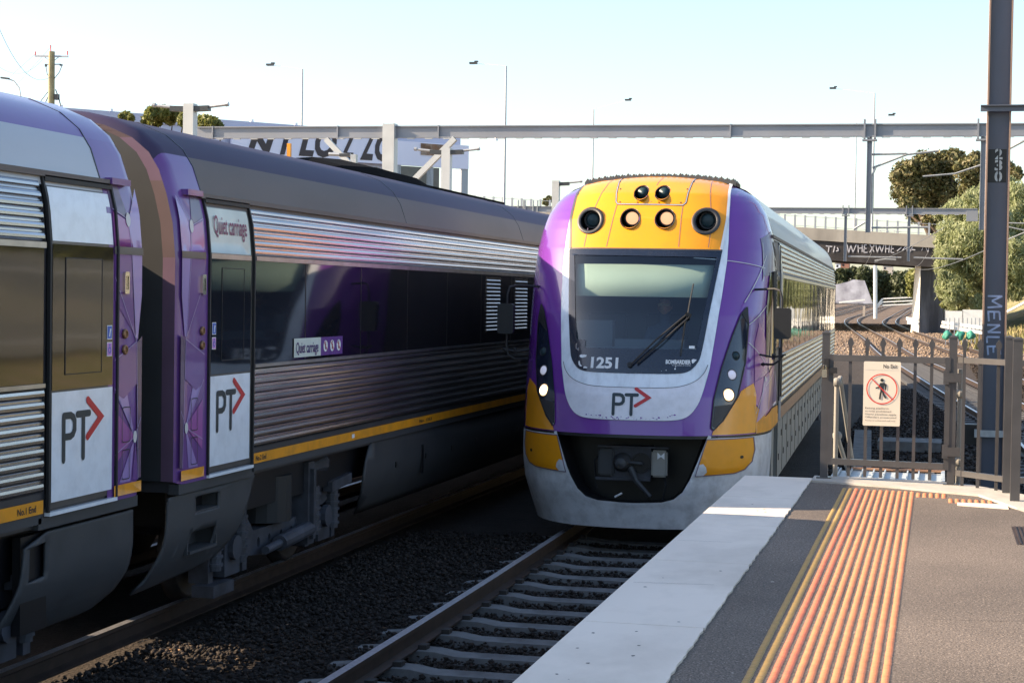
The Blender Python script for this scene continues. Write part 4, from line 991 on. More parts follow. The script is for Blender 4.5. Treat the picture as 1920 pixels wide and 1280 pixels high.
for k in range(34):
    a=3.55+k*.52
    if a>20: break
    bm=bmesh.new(); bbox(bm,(1.40,a,.62+(k%2)*.28),(1.408,a+.09,.70+(k%2)*.28)); obj('skirt_latch',bm,'black',sk)
bm=bmesh.new()
for k in range(17): bm=bmesh.new(); bbox(bm,(1.40,3.295+k*1.05,.42),(1.404,3.305+k*1.05,1.12)); obj('skirt_joint',bm,'black',sk)
bm=bmesh.new(); bbox(bm,(-1.2,2.2,.7),(1.2,23.8,1.1)); bbox(bm,(1.0,2.0,.45),(1.15,3.1,1.15)); obj('underframe',bm,'black',TR)
bogie(TR,3.6); bogie(TR,20.8)
bm=bmesh.new(); bbox(bm,(1.38,1.75,.5),(1.43,2.15,1.14)); obj('cab_step',bm,'under_pale',TR)
# ---- roof corrugation
bm=bmesh.new(); n=26
for j,yo in enumerate((2.05,2.16,2.3)):
    pts=[]
    for k in range(n*2+1):
        x=-.93+1.86*k/(n*2)+j*.012; zt=4.168-.075*(abs(x)/.93)**2.4; pk=(.05*(1-.25*cr.random()) if k%2 else 0)
        pts.append((x,zt+pk))
    vs=[(bm.verts.new((x,yo,z)),bm.verts.new((x,yo+.07,z)),bm.verts.new((x,yo,4.02)),bm.verts.new((x,yo+.07,4.02))) for x,z in pts]
    for a,b in zip(vs,vs[1:]):
        bm.faces.new((a[0],b[0],b[1],a[1])); bm.faces.new((a[2],b[2],b[0],a[0])); bm.faces.new((a[1],b[1],b[3],a[3]))
obj('roof_corrugation',bm,'door_grey',TR)
# ---- mirrors
for s in (1,-1):
    bm=bmesh.new(); X=s*1.60; Y=.70
    lst=[]
    poly=rrect(-.095,-.175,.095,.175,.035)
    prism(bm,poly,lambda a,b:Vector((X+a,Y-.05,2.42+b)),lambda a,b:Vector((X+a,Y+.05,2.42+b)))
    bmesh.ops.bevel(bm,geom=[e for e in bm.edges if len(e.link_faces)==2 and abs(e.calc_face_angle(0))>1.2],offset=.012,segments=2,affect='EDGES')
    mi=obj('mirror',bm,'rubber',TR,False,'black wing mirror on the %s side of the nose'%('right' if s>0 else 'left'))
    bm=bmesh.new(); xi=NX(.95,2.8)*s
    tube(bm,[(xi,.98,2.80),(s*1.5,.80,2.81),(s*1.565,.72,2.79),(s*1.59,.70,2.70),(s*1.59,.70,2.58)],.013,8)
    obj('mirror_arm',bm,'rubber',mi); bm=bmesh.new()
    tube(bm,[(s*1.59,.70,2.26),(s*1.59,.70,2.10),(s*1.57,.70,2.0),(s*1.50,.72,1.955),(s*1.36,.85,1.95)],.013,8)
    tube(bm,[(s*1.34,.82,2.06),(s*1.5,.75,2.035),(s*1.64,.70,2.07)],.011,8)
    tube(bm,[(s*1.48,.75,1.955),(s*1.46,.75,1.86),(s*1.43,.78,1.96)],.004,6)
    for p in ((s*1.50,.75,2.06),(s*1.60,.70,2.055),(s*1.38,.84,1.95)): bmesh.ops.create_uvsphere(bm,u_segments=8,v_segments=6,radius=.022,matrix=Matrix.Translation(p))
    obj('mirror_arm',bm,'rubber',mi)
# ---- wiper
f=NF(.05); bm=bmesh.new()
a=f(-.02,1.925); b=f(.565,2.50); 
tube(bm,[a,f(.25,2.21)+Vector((0,-.04,0)),b],.011,6); tube(bm,[f(.05,1.94),f(.33,2.21)+Vector((0,-.03,0)),f(.575,2.46)],.011,6)
tube(bm,[NF(.02)(-.03,1.93),f(-.03,1.93)],.03,8); beam(bm,f(.54,2.495),f(.60,2.475),.03,.04)
wi=obj('wiper_arm',bm,'rubber',TR)
bm=bmesh.new(); tube(bm,[NF(.022)(.515,2.045),NF(.03)(.545,2.40),NF(.035)(.565,2.5),NF(.03)(.575,2.62),NF(.022)(.60,2.84)],.009,6); obj('wiper_blade',bm,'rubber',wi)
# ---- coupler
cp=thing('coupler',None,None); cp.parent=TR; cp.location=(0,.22,.84)
bm=bmesh.new(); bbox(bm,(-.25,-.05,-.17),(.20,.25,.17)); bbox(bm,(-.40,-.08,.165),(.40,-.02,.185)); bbox(bm,(-.42,-.08,-.20),(.2,-.02,-.17)); obj('coupler_head',bm,'bogie',cp)
bm=bmesh.new(); lathe(bm,(.09,-.052,.0),(0,-1,0),[(.115,0),(.115,.02),(.10,.02),(.09,-.06),(0,-.06)],26); obj('coupler_cup',bm,'black',cp)
bm=bmesh.new(); lathe(bm,(-.12,-.05,.0),(0,-1,0),[(.11,0),(.10,.05),(.06,.16),(.0,.19)],24); tube(bm,[(-.2,-.10,.02),(.12,-.16,.0)],.02,8); obj('coupler_cone',bm,'under',cp)
for s in (1,-1):
    bm=bmesh.new(); bbox(bm,(s*.30-.09,-.11,-.15),(s*.30+.09,-.02,.15)); bmesh.ops.bevel(bm,geom=bm.edges[:],offset=.02,segments=2,affect='EDGES'); obj('electric_box',bm,'under_pale' if s>0 else 'under',cp)
patch('box_mark',[[(.31,.08),(.35,.04),(.39,.08),(.39,.0),(.35,.03),(.31,.0)]],lambda a,b:(a-.03,-.113,b+.05),'sign_white',cp,.5)
bm=bmesh.new(); tube(bm,[(-.02,-.12,-.05),(.06,-.16,-.2),(.22,-.2,-.36)],.03,8,taper=[.04,.03,.022]); obj('coupler_hook',bm,'under',cp)
bm=bmesh.new(); tube(bm,[(-.17,-.25,-.37),(-.09,-.27,-.325)],.011,6); obj('pull_handle',bm,'sign_white',cp)
bm=bmesh.new(); tube(bm,[(.33,.05,-.1),(.37,-.02,-.25),(.33,.0,-.42)],.014,6); obj('air_hose',bm,'rubber',cp); bm=bmesh.new(); tube(bm,[(-.33,.05,.15),(-.45,0,.0),(-.42,.02,-.3)],.014,6); obj('air_hose',bm,'rubber',cp)
# ---- cab interior
bm=bmesh.new()
for a,b in (((-1.3,2.35,1.25),(1.3,2.38,3.45)),((-1.2,.75,1.25),(1.2,2.35,1.28)),((-1.2,1.6,3.42),(1.2,2.35,3.45))): bbox(bm,a,b)
obj('cab_wall',bm,'cab_in',TR)
bm=bmesh.new(); bbox(bm,(-.95,.45,1.9),(.95,1.0,2.12)); bbox(bm,(-.9,.75,2.12),(-.35,.95,2.42)); beam(bm,(-.3,.78,2.15),(.5,.78,2.15),.35,.12); obj('driver_desk',bm,'cab_in',TR)
bm=bmesh.new(); 
g=[]
for k in range(13):
    x=-.78+1.60*k/12; g.append((bm.verts.new((x,NS(x,2.72)+.07,2.70)),bm.verts.new((x,NS(x,3.08)+.07,3.07))))
for a,b in zip(g,g[1:]): bm.faces.new((a[0],b[0],b[1],a[1]))
bl=obj('sun_blind',bm,'blind',TR,True); solid(bl,.006)
bm=bmesh.new(); bbox(bm,(-.08,1.62,1.5),(.42,1.72,2.50)); bbox(bm,(-.08,1.25,1.68),(.42,1.7,1.78)); bmesh.ops.bevel(bm,geom=bm.edges[:],offset=.03,segments=2,affect='EDGES'); bbox(bm,(.1,1.4,1.28),(.24,1.5,1.70)); obj('driver_seat',bm,'seat_cloth',TR)
bm=bmesh.new(); bbox(bm,(-.80,1.72,1.5),(-.32,1.82,2.50)); bbox(bm,(-.80,1.35,1.72),(-.32,1.8,1.82)); bmesh.ops.bevel(bm,geom=bm.edges[:],offset=.03,segments=2,affect='EDGES'); bbox(bm,(-.62,1.5,1.28),(-.5,1.6,1.72)); obj('driver_seat',bm,'seat_cloth',TR)
# ================================================================== DRIVER
def skin_person(name,label,cat,loc,rz,joints,edges,rad,m,sub=2):
    me=bpy.data.meshes.new(name); me.from_pydata(joints,edges,[]); o=bpy.data.objects.new(name,me); COL.objects.link(o)
    o.location=loc; o.rotation_euler=(0,0,rz); me.materials.append(M[m])
    md=o.modifiers.new('s','SKIN'); sk=me.skin_vertices[0].data
    for i,r in enumerate(rad): sk[i].radius=(r if isinstance(r,tuple) else (r,r)); 
    sk[0].use_root=True; md.use_smooth_shade=True
    ss=o.modifiers.new('u','SUBSURF'); ss.levels=sub; ss.render_levels=sub
    return tag(o,label,cat)
J=[(0,0,0),(0,-.02,.22),(0,.0,.45),(0,-.01,.56),(0,-.02,.64),(0,-.03,.74),(0,-.02,.83),
   (-.17,0,.47),(-.25,-.08,.22),(-.20,-.34,.16),(-.17,-.42,.17),(.17,0,.47),(.25,-.08,.22),(.20,-.34,.16),(.17,-.42,.17),
   (-.1,-.02,-.02),(-.13,-.42,.0),(-.13,-.46,-.38),(.1,-.02,-.02),(.13,-.42,.0),(.13,-.46,-.38)]
ED=[(0,1),(1,2),(2,3),(3,4),(4,5),(5,6),(2,7),(7,8),(8,9),(9,10),(2,11),(11,12),(12,13),(13,14),(0,15),(15,16),(16,17),(0,18),(18,19),(19,20)]
RD=[(.15,.12),(.15,.11),(.14,.10),(.055,.055),(.07,.075),(.082,.10),(.06,.07),.06,.048,.035,.03,.06,.048,.035,.03,.09,.07,.05,.09,.07,.05]
wl=TR.matrix_basis@Vector((.17,1.45,1.83))
drv=skin_person('person','driver in dark clothes seated behind the windscreen, facing forward','person',wl,R(1.46),J,ED,RD,'shirt')
bm=bmesh.new(); bmesh.ops.create_uvsphere(bm,u_segments=24,v_segments=16,radius=1,matrix=Matrix.Translation((0,-.035,.755))@Matrix.Diagonal((.078,.098,.118,1)))
for v in bm.verts:
    if v.co.y<-.11 and abs(v.co.x)<.02 and .70<v.co.z<.77: v.co.y-=.022*(1-abs(v.co.x)/.02)
    if v.co.z<.69: v.co.x*=.88
box(bm,(-.08,-.02,.75),(.015,.03,.05)); box(bm,(.08,-.02,.75),(.015,.03,.05))
obj('face',bm,'skin',drv,True)
bm=bmesh.new()
bbox(bm,(-.062,-.142,.765),(-.006,-.125,.79)); bbox(bm,(.006,-.142,.765),(.062,-.125,.79)); bbox(bm,(-.08,-.134,.78),(.08,-.128,.786)); obj('sunglasses',bm,'black_gloss',drv)
bm=bmesh.new(); bmesh.ops.create_uvsphere(bm,u_segments=20,v_segments=12,radius=1,matrix=Matrix.Translation((0,-.012,.785))@Matrix.Diagonal((.088,.105,.108,1))); 
bmesh.ops.delete(bm,geom=[v for v in bm.verts if v.co.z<.74 or (v.co.y<-.085 and v.co.z<.83)],context='VERTS'); obj('hair',bm,'hair',drv,True)
# ================================================================== FENCE AND GATE
fn=thing('boundary_fence','dark steel palisade fence between the hinged gate post and the corner posts','fence',(.14,15.9,1.088))
def post(bm,x,y,z0,z1,w=.068):
    bbox(bm,(x-w/2,y-w/2,z0),(x+w/2,y+w/2,z1)); bbox(bm,(x-w/2-.004,y-w/2-.004,z1),(x+w/2+.004,y+w/2+.004,z1+.016))
    r=bmesh.ops.create_cone(bm,segments=4,radius1=w*.62,radius2=w*.2,depth=.012,cap_ends=True,matrix=Matrix.Translation((x,y,z1+.022))@Matrix.Rotation(PI/4,4,'Z'))
    bbox(bm,(x-w*.95,y-w*.8,z0),(x+w*.95,y+w*.8,z0+.012))
def picket(bm,x,y,z0,z1,rz=0):
    h=z1-.085
    bbox(bm,(x-.014,y-.010,z0),(x+.014,y+.010,h+.01))
    pr=[(-.014,h),(-.027,h+.028),(-.024,h+.05),(0,h+.09),(.024,h+.05),(.027,h+.028),(.014,h)]
    prism(bm,pr,lambda a,b:Vector((x+a,y-.007,b)),lambda a,b:Vector((x+a,y+.007,b)))
def W(px,py,Y): 
    v=at(px,py,'Y',Y); return v
def loc_(v,o): return v-Vector(o.location)
FY=15.95
xp1=W(1553,760,16.08).x; 
gt=thing('platform_gate','dark steel spear topped gate with a no exit sign at the end of the platform','gate',(-.5,16.0,1.088))
o0=Vector(gt.location)
bm=bmesh.new(); post(bm,-.985-o0.x,16.08-o0.y,0,1.30)
obj('gate_post',bm,'fence_paint',gt)
bm=bmesh.new(); post(bm,.125-o0.x,15.93-o0.y,-.005,1.285); obj('gate_post',bm,'fence_paint',gt)
def gy(x): return 16.06+( -.15)*(x+.985)/1.11    # gate line
fr=bmesh.new(); xa,xb=-.915,.062
za,zb=2.175-1.088,1.245-1.088
def gb(a,b,w,h): beam(fr,Vector((a[0],gy(a[0]),a[1]+1.088))-o0,Vector((b[0],gy(b[0]),b[1]+1.088))-o0,w,h)
gb((xa,za),(xb,za),.05,.055); gb((xa,zb),(xb,zb),.05,.055)
for x in (xa-.02,xb+.02): bbox(fr,(x-.022-o0.x,gy(x)-.025-o0.y,zb-.03),(x+.022-o0.x,gy(x)+.025-o0.y,za+.03))
obj('gate_frame',fr,'fence_paint',gt)
for px in (1594,1625,1655,1686,1716,1747):
    x=W(px,700,16.0).x; bm=bmesh.new(); picket(bm,x-o0.x,gy(x)-o0.y,.0+.03,1.275); obj('picket',bm,'fence_paint',gt)
for z in (2.03,1.38):
    bm=bmesh.new(); bbox(bm,(.045-o0.x,gy(.05)-.05-o0.y,z-.06-1.088),(.095-o0.x,gy(.05)-.03-o0.y,z+.06-1.088)); bbox(bm,(.06-o0.x,gy(.05)-.052-o0.y,z-.04-1.088),(.20-o0.x,gy(.05)-.04-o0.y,z+.04-1.088)); obj('hinge',bm,'fence_paint',gt)
bm=bmesh.new(); bbox(bm,(-.985-.03-o0.x,15.99-o0.y,2.0-1.088),(-.985+.015-o0.x,16.03-o0.y,2.07-1.088)); tube(bm,[(-.985-.022-o0.x,16.0-o0.y,.985),(-.985-.02-o0.x,16.0-o0.y,1.02),(-.985+.004-o0.x,16.0-o0.y,1.02),(-.985+.006-o0.x,16.0-o0.y,.985)],.006,8)
tag(obj('padlock',bm,'chrome',gt)); 
bm=bmesh.new(); bbox(bm,(-.985-.01-o0.x,15.995-o0.y,1.0),(-.985+.03-o0.x,16.04-o0.y,1.08)); bbox(bm,(-.94-o0.x,15.99-o0.y,.95),(-.88-o0.x,16.03-o0.y,1.0)); obj('latch',bm,'rubber',gt)
# sign on the gate
a=W(1620,677,15.93); b=W(1687,799,15.93)
sx0,sx1,sz0,sz1=a.x,b.x,b.z,a.z
SGY=15.915
bm=bmesh.new(); prism(bm,rrect(sx0,sz0,sx1,sz1,.012),lambda p,q:Vector((p,SGY,q)),lambda p,q:Vector((p,SGY+.006,q)))
sg=tag(obj('safety_sign',bm,'sign_cream'),'cream No Exit sign with a crossed out walking figure fixed on the gate','sign')
sw=sx1-sx0; shh=sz1-sz0
f_=lambda o:(lambda p,q:(p,SGY-o,q))
text('sign_heading','No Exit',.05,lambda p,q:(sx0+sw*.53+p,SGY-.002,sz0+shh*.90+q),'ink',sg,width=sw*.38,bold=.0006)
cx_,cz_=(sx0+sx1)/2,sz0+shh*.575; rr_=sw*.42
patch('sign_line',[rect(sx0+.012,sz0+shh*.868,sx1-.012,sz0+shh*.871)],f_(.002),'galv',sg,1)
patch('sign_circle',[(circ(cx_,cz_,rr_,48),[circ(cx_,cz_,rr_*.93,48)[::-1]])],f_(.0035),'sign_red',sg,1)
u_=rr_
fig=[circ(cx_,cz_+.58*u_,.11*u_,14),[(cx_+p*u_,cz_+q*u_) for p,q in ((-.12,.40),(.16,.42),(.30,.28),(.28,-.05),(.20,-.05),(.19,.20),(.14,.22),(.12,-.12),(-.10,-.10),(-.08,.25),(-.14,.08),(-.40,.0),(-.40,.09),(-.20,.16))],
     strip([(cx_+.05*u_,cz_-.1*u_),(cx_+.10*u_,cz_-.32*u_),(cx_+.27*u_,cz_-.60*u_)],.12*u_,False),strip([(cx_-.03*u_,cz_-.1*u_),(cx_-.09*u_,cz_-.38*u_),(cx_-.12*u_,cz_-.68*u_)],.12*u_,False)]
for i_,fg in enumerate(fig): patch('sign_figure',[fg],f_(.003+i_*.0002),'ink',sg,1)
patch('sign_slash',[strip([(cx_-.66*u_,cz_+.66*u_),(cx_+.66*u_,cz_-.66*u_)],.06*u_,False)],f_(.0045),'sign_red',sg,1)
for i,(t_,ww) in enumerate((('Exiting platform',.63),('strictly prohibited',.70),('Heavy penalties apply',.84),('Offenders prosecuted',.84),('Access to authorised staff only',.82))):
    text('sign_text',t_,.022,lambda p,q,i=i:(sx0+sw*.06+p,SGY-.002,sz0+shh*(.262-.047*i)+q*(.7 if i==4 else 1)),'door_grey',sg,width=sw*ww)
# panel to the right of the gate
o1=Vector(fn.location)
A_=Vector((.16,15.93,0)); B_=Vector((.60,15.45,0))
bm=bmesh.new()
bm.free()
for z in (2.185,1.195): bm=bmesh.new(); beam(bm,A_+Vector((0,0,z))-o1,B_+Vector((0,0,z))-o1,.04,.05); obj('rail',bm,'fence_paint',fn)
for px,Y in ((1807,15.85),(1836,15.72),(1871,15.58)):
    p=W(px,750,Y); bm=bmesh.new(); picket(bm,p.x-o1.x,Y-o1.y,.02-.05,1.285); obj('picket',bm,'fence_paint',fn)
for px,Y,h in ((1890,15.42,1.30),(1906,14.82,1.30)):
    p=W(px,780,Y); bm=bmesh.new(); post(bm,p.x-o1.x,Y-o1.y,-.03,h,.075 if Y<15 else .068); obj('fence_post',bm,'fence_paint',fn)
p1=W(1890,780,15.42); p2=W(1906,780,14.82)
bm=bmesh.new()
for z in (2.185,1.2): beam(bm,(p1.x+.03-o1.x,15.4-o1.y,z-o1.z),(p1.x+1.6-o1.x,15.3-o1.y,z-o1.z),.04,.05)
for k in range(11): 
    picket(bm,p1.x+.16+k*.14-o1.x,15.385-o1.y-k*.008,.0,1.285)
obj('fence_section',bm,'fence_paint',fn)
# galvanised grating and steps behind the gate
bm=bmesh.new()
for k in range(10): bbox(bm,(-.90+k*.105,16.31,1.05),(-.888+k*.105,17.28,1.074))
bbox(bm,(-.94,16.29,1.0),(-.915,17.3,1.078)); bbox(bm,(.055,16.29,1.0),(.08,17.3,1.078)); bbox(bm,(-.94,16.29,1.03),(.08,17.3,1.046))
ld=tag(obj('landing',bm,'grid_pale'),'pale galvanised grated landing just behind the gate','landing')
bm=bmesh.new(); bbox(bm,(-.80,17.3,1.06),(.08,17.325,1.081)); obj('nosing',bm,'stripe_dull',ld)
bm=bmesh.new()
for k in range(6): bbox(bm,(-.90,17.36+k*.30,.88-k*.19),(-.05,17.62+k*.30,.92-k*.19))
for x in (-.93,-.03): beam(bm,(x,17.3,1.0),(x,19.2,-.20),.03,.16)
tag(obj('steps',bm,'grid_pale'),'pale metal steps leading down from the landing to the walkway','steps')
bm=bmesh.new(); a=at(1596,880,'Z',-.12); b=at(1634,880,'Z',-.12); c=at(1634,806,'Z',-.12); d=at(1602,806,'Z',-.12)
prism(bm,[(a.x,19.5),(b.x,19.5),(b.x,a.y),(c.x,c.y),(d.x,c.y),(a.x,a.y)],lambda p,q:Vector((p,q,-.12)),lambda p,q:Vector((p,q,-.25)))
for k in range(14): beam(bm,(a.x,a.y+k*.72,-.117),(b.x+.02*k,a.y+k*.72,-.117),.012,.004)
tag(obj('walkway',bm,'sleeper'),'long pale slab walkway seen through the gate, running away beyond the steps','walkway')
bm=bmesh.new(); a=at(1640,838,'Z',-.05); b=at(1765,826,'Z',-.05)
bbox(bm,(a.x,b.y-.6,-.24),(b.x,b.y+.5,-.05))
for k in range(9): bbox(bm,(a.x+.1+k*.14,b.y-.61,-.05),(a.x+.108+k*.14,b.y+.5,-.047))
tag(obj('cable_trough',bm,'sleeper'),'raised pale trough lid crossing right of the walkway, seen through the gate','cable trough')
bm=bmesh.new()
tube(bm,[(-.90,16.35,.93),(-.90,16.35,1.92),(-.88,16.5,1.98),(-.80,17.4,1.15),(-.76,18.1,.75)],.022,10); tube(bm,[(-.89,16.4,1.45),(-.80,17.3,.95)],.02,10)
for p in ((-.90,16.35,1.94),(-.89,16.38,1.45)): bmesh.ops.create_uvsphere(bm,u_segments=12,v_segments=8,radius=.045,matrix=Matrix.Translation(p))
tag(obj('handrail',bm,'under_pale'),'round pale handrail with ball joints just right of the left gate post','handrail')
bm=bmesh.new(); tube(bm,[(.19,16.05,1.0),(.19,16.05,2.1)],.022,10)
for z in (1.88,1.28): bmesh.ops.create_uvsphere(bm,u_segments=12,v_segments=8,radius=.045,matrix=Matrix.Translation((.19,16.05,z)))
tag(obj('handrail',bm,'under_pale'),'upright pale handrail tube with ball joints just right of the hinged gate post','handrail')
# ================================================================== STEELWORK
def hsec(bm,c,w,d,z0,z1,t=.03,mi=0):
    """H column: flanges facing left/right, open web facing the camera"""
    x,y=c; bbox(bm,(x-w/2,y-d/2,z0),(x-w/2+t,y+d/2,z1),mi=mi); bbox(bm,(x+w/2-t,y-d/2,z0),(x+w/2,y+d/2,z1),mi=mi); bbox(bm,(x-w/2+t,y-.012,z0),(x+w/2-t,y+.012,z1))
col=thing('line_column','tall grey steel column stencilled 230 and sprayed with graffiti, beside the track behind the fence','column',(0,0,0))
cb=W(1864,900,27.4); ctp=W(1872,0,27.4); cx=(W(1845,600,27.4).x+W(1884,600,27.4).x)/2
col.location=(cx,27.4,-.2)
bm=bmesh.new(); hsec(bm,(0,0),.345,.30,0,9,.022,mi=1); obj('column_shaft',bm,['post_paint','post_edge'],col)
bm=bmesh.new(); bbox(bm,(-.16,-.145,-.03),(.16,.145,.0)); obj('base_plate',bm,'rail',col)
za=W(1870,203,27.2).z+.2
bm=bmesh.new(); bbox(bm,(-.27,-.20,za-.045),(4,-.155,za+.045)); bbox(bm,(-.27,-.26,za+.03),(4,-.2,za+.045)); obj('cross_arm',bm,'post_paint',col)
zt=W(1862,278,27.2).z; zb_=W(1862,341,27.2).z
xw=-.012
cf=lambda o:(lambda p,q:(p,-.013-o,q))
z1=zt+.2; z0=zb_+.2
patch('number_plate',[rect(-.15,z0,.125,z1)],cf(.002),'black',col,5)
for i,chh in enumerate('230'):
    hh=(z1-z0)/3
    zc=z1-hh*(i+.88)
    text('stencil_number',chh,.19,lambda p,q,zc=zc:(-.045+p,-.019,zc+q*1.1),'galv',col,width=.11,bold=.006)
bm=bmesh.new()
for i in range(3):
    zc=z1-(z1-z0)/3*(i+.44); bbox(bm,(.0,-.0215,zc-.09),(.02,-.0205,zc+.08)) 
obj('stencil_gap',bm,'black',col)
# graffiti running down the web
def graf(parent,name,strokes,mapf,w,m):
    for s_ in strokes: patch(name,[strip(s_,w,True)],mapf,m,parent,.5,False)
gz1=W(1860,555,27.3).z+.2; gz0=W(1860,668,27.3).z+.2; H_=gz1-gz0
def gm(o): return lambda u,v:(-.13+.25*v, -.018-o, gz1-u*H_)   # u runs down, v across
ST=[[(0,.95),(.02,.9),(.20,.15),(.10,.95)] ,[(.0,.1),(.02,.9)],[(.02,.9),(.14,.35),(.17,.3),(.2,.95)],[(.26,.1),(.26,.8)],[(.26,.15),(.42,.2)],[(.27,.5),(.38,.5)],[(.26,.8),(.40,.85)],[(.48,.1),(.48,.85)],[(.48,.85),(.60,.15)],[(.60,.15),(.60,.9)],[(.68,.1),(.68,.85)],[(.68,.1),(.78,.12)],[(.84,.1),(.83,.85)],[(.84,.15),(.98,.2)],[(.84,.5),(.94,.5)],[(.83,.85),(.97,.9)]]
ST=[[(0,.1),(.0,.95)],[(0,.95),(.08,.35)],[(.08,.35),(.17,.95)],[(.17,.95),(.19,.1)]]+ST[3:]
for i_,s_ in enumerate(ST): 
    pts=[Vector(gm(.0003*i_)(u,v)) for u,v in s_]; bm=bmesh.new()
    for p,q in zip(pts,pts[1:]): beam(bm,p,q,.028,.002,(0,1,0))
    obj('graffiti',bm,'spray',col)
zk=W(1860,815,27).z+.2
bm=bmesh.new(); bbox(bm,(-.22,-.19,zk-.05),(.24,-.165,zk+.05)); bbox(bm,(-.26,-.2,zk-.06),(-.19,-.15,zk+.06)); bbox(bm,(.21,-.2,zk-.06),(.28,-.15,zk+.06)); obj('clamp_band',bm,'galv',col)
bm=bmesh.new(); bbox(bm,(-.42,-.05,zk-.18),(-.2,.15,zk+.12)); obj('junction_box',bm,'black',col)

def gantry(label,Y,x0,x1,zt,hb,slope,drops,posts,seams):
    g=thing('overhead_gantry',label,'gantry',(0,Y,0))
    zf=lambda x: zt+(x-x0)*slope
    bm=bmesh.new()
    for a,b in ((0,.035),(hb-.035,hb)): beam(bm,(x0,0,zf(x0)-(a+b)/2),(x1,0,zf(x1)-(a+b)/2),.13,.035)
    beam(bm,(x0,0,zf(x0)-hb/2),(x1,0,zf(x1)-hb/2),.02,hb-.07)
    bb=obj('beam',bm,'gantry',g)
    bm=bmesh.new()
    for x in seams: bbox(bm,(x-.02,-.075,zf(x)-hb-.01),(x+.02,.075,zf(x)+.01))
    if seams: obj('stiffener',bm,'gantry',bb)
    bm=bmesh.new(); n=int((x1-x0)/.55)
    for k in range(n): bbox(bm,(x0+k*.55+.1,-.06,zf(x0+k*.55)-hb-.03),(x0+k*.55+.32,.02,zf(x0+k*.55)-hb-.002))
    obj('lacing',bm,'gantry_post',bb)
    for x,zb in drops:
        bm=bmesh.new(); w_=.2; bbox(bm,(x-.07,-.07,zb),(x-.055,.07,zf(x)-hb)); bbox(bm,(x+.055,-.07,zb),(x+.07,.07,zf(x)-hb)); bbox(bm,(x-.055,-.008,zb),(x+.055,.008,zf(x)-hb))
        bbox(bm,(x-.17,-.10,zf(x)-hb-.05),(x-.12,.1,zf(x)+.12)); bbox(bm,(x+.12,-.10,zf(x)-hb-.05),(x+.17,.1,zf(x)+.12)); bbox(bm,(x-.2,-.11,zf(x)-hb-.12),(x+.2,.11,zf(x)-hb-.07))
        obj('drop_mast',bm,'gantry',g)
    for x,z0_ in posts:
        bm=bmesh.new(); hsec(bm,(x,0),.36,.36,z0_,zf(x)+.06,.03); bbox(bm,(x-.18,-.19,z0_),(x+.18,-.17,zf(x)+.05)); obj('post',bm,'gantry_post',g)
        bm=bmesh.new(); beam(bm,(x+.15,0,zf(x)-2.2),(x+2.0,0,zf(x)-hb-.02),.16,.16); beam(bm,(x-.15,0,zf(x)-2.2),(x-2.0,0,zf(x)-hb-.02),.16,.16); obj('brace',bm,'gantry_post',g)
    return g
p0=W(370,238,50); p1=W(1930,231,50)
G1=gantry('near overhead line gantry, long grey steel beam crossing above both trains',50,p0.x,p1.x,p0.z,.36,(p1.z-p0.z)/(p1.x-p0.x),[(W(1628,400,50).x,W(1628,436,50).z),(W(1841,400,50).x,W(1841,431,50).z)],[(W(731,300,50).x,0)],[W(x,240,50).x for x in (400,634,823,1370)])
p0=W(900,386,90); p1=W(1833,391,90)
G2=gantry('farther overhead line gantry whose beam shows in front of the road bridge',90,p0.x,p1.x,p0.z,.30,(p1.z-p0.z)/(p1.x-p0.x),[(W(1585,450,90).x,W(1585,490,90).z),(W(1704,450,90).x,W(1704,490,90).z)],[(p0.x-2,0)],[])
bm=bmesh.new(); xx=W(1822,400,90); bbox(bm,(xx.x-.25,-.2,xx.z-.4),(xx.x+.3,.2,xx.z+.12)); obj('splice',bm,'gantry',G2)
bm=bmesh.new(); 
for px in (972,982,1000,1008,985): q=W(px,386,90); bbox(bm,(q.x-.02,-.1,q.z-.4),(q.x+.02,.1,q.z+.3))
obj('hanger_rods',bm,'galv',G2)
# cantilever arms and wires
def arm(label,pts,r,Y=None,m='galv'):
    bm=bmesh.new(); 
    for pl in pts: tube(bm,pl,r,6)
    return tag(obj('registration_arm',bm,m),label,'overhead bracket')
Y=50
arm('long bracket arm reaching right from the left drop mast of the near gantry',[[W(1636,315,Y),W(1700,290,Y),W(1760,283,Y)],[W(1634,290,Y),W(1700,288,Y)],[W(1634,400,Y),W(1635,330,Y),W(1642,314,Y)]],.03)
arm('bracket arm reaching left from the right drop mast of the near gantry',[[W(1838,310,Y),W(1790,326,Y),W(1730,331,Y)]],.025)
arm('thin tube bracket at the foot of the near gantry left drop mast',[[W(1634,427,Y),W(1740,426,Y)],[W(1600,430,Y),W(1622,417,Y)]],.03)
Y=90
arm('tube bracket under the left drop mast of the farther gantry',[[W(1590,481,Y),W(1690,483,Y)],[W(1640,489,Y),W(1660,486,Y),W(1680,487,Y)]],.04)
arm('tube bracket under the right drop mast of the farther gantry',[[W(1713,483,Y),W(1805,486,Y)]],.04)
arm('bracket arms right of the numbered column',[[at(1885,283,'Y',50),at(1925,262,'Y',50)],[at(1885,418,'Y',80),at(1930,419,'Y',80)],[at(1885,424,'Y',80),at(1930,434,'Y',80)],[at(1885,451,'Y',80),at(1930,432,'Y',80)]],.03)
tag(obj('support_pole',(lambda b:(tube(b,[at(1884,633,'Y',98),at(1884,388,'Y',98)],.10,10),b)[1])(bmesh.new()),'galv'),'slim pale pole standing just right of the numbered steel column','pole')
tag(obj('stay_rod',(lambda b:(tube(b,[at(1884,587,'Y',98),at(1935,560,'Y',96)],.07,8),b)[1])(bmesh.new()),'white_fence'),'pale sloping stay pole crossing the dry grass at the right edge','pole')
wires=[[(1550,1780),(486,420),(60,88)]]
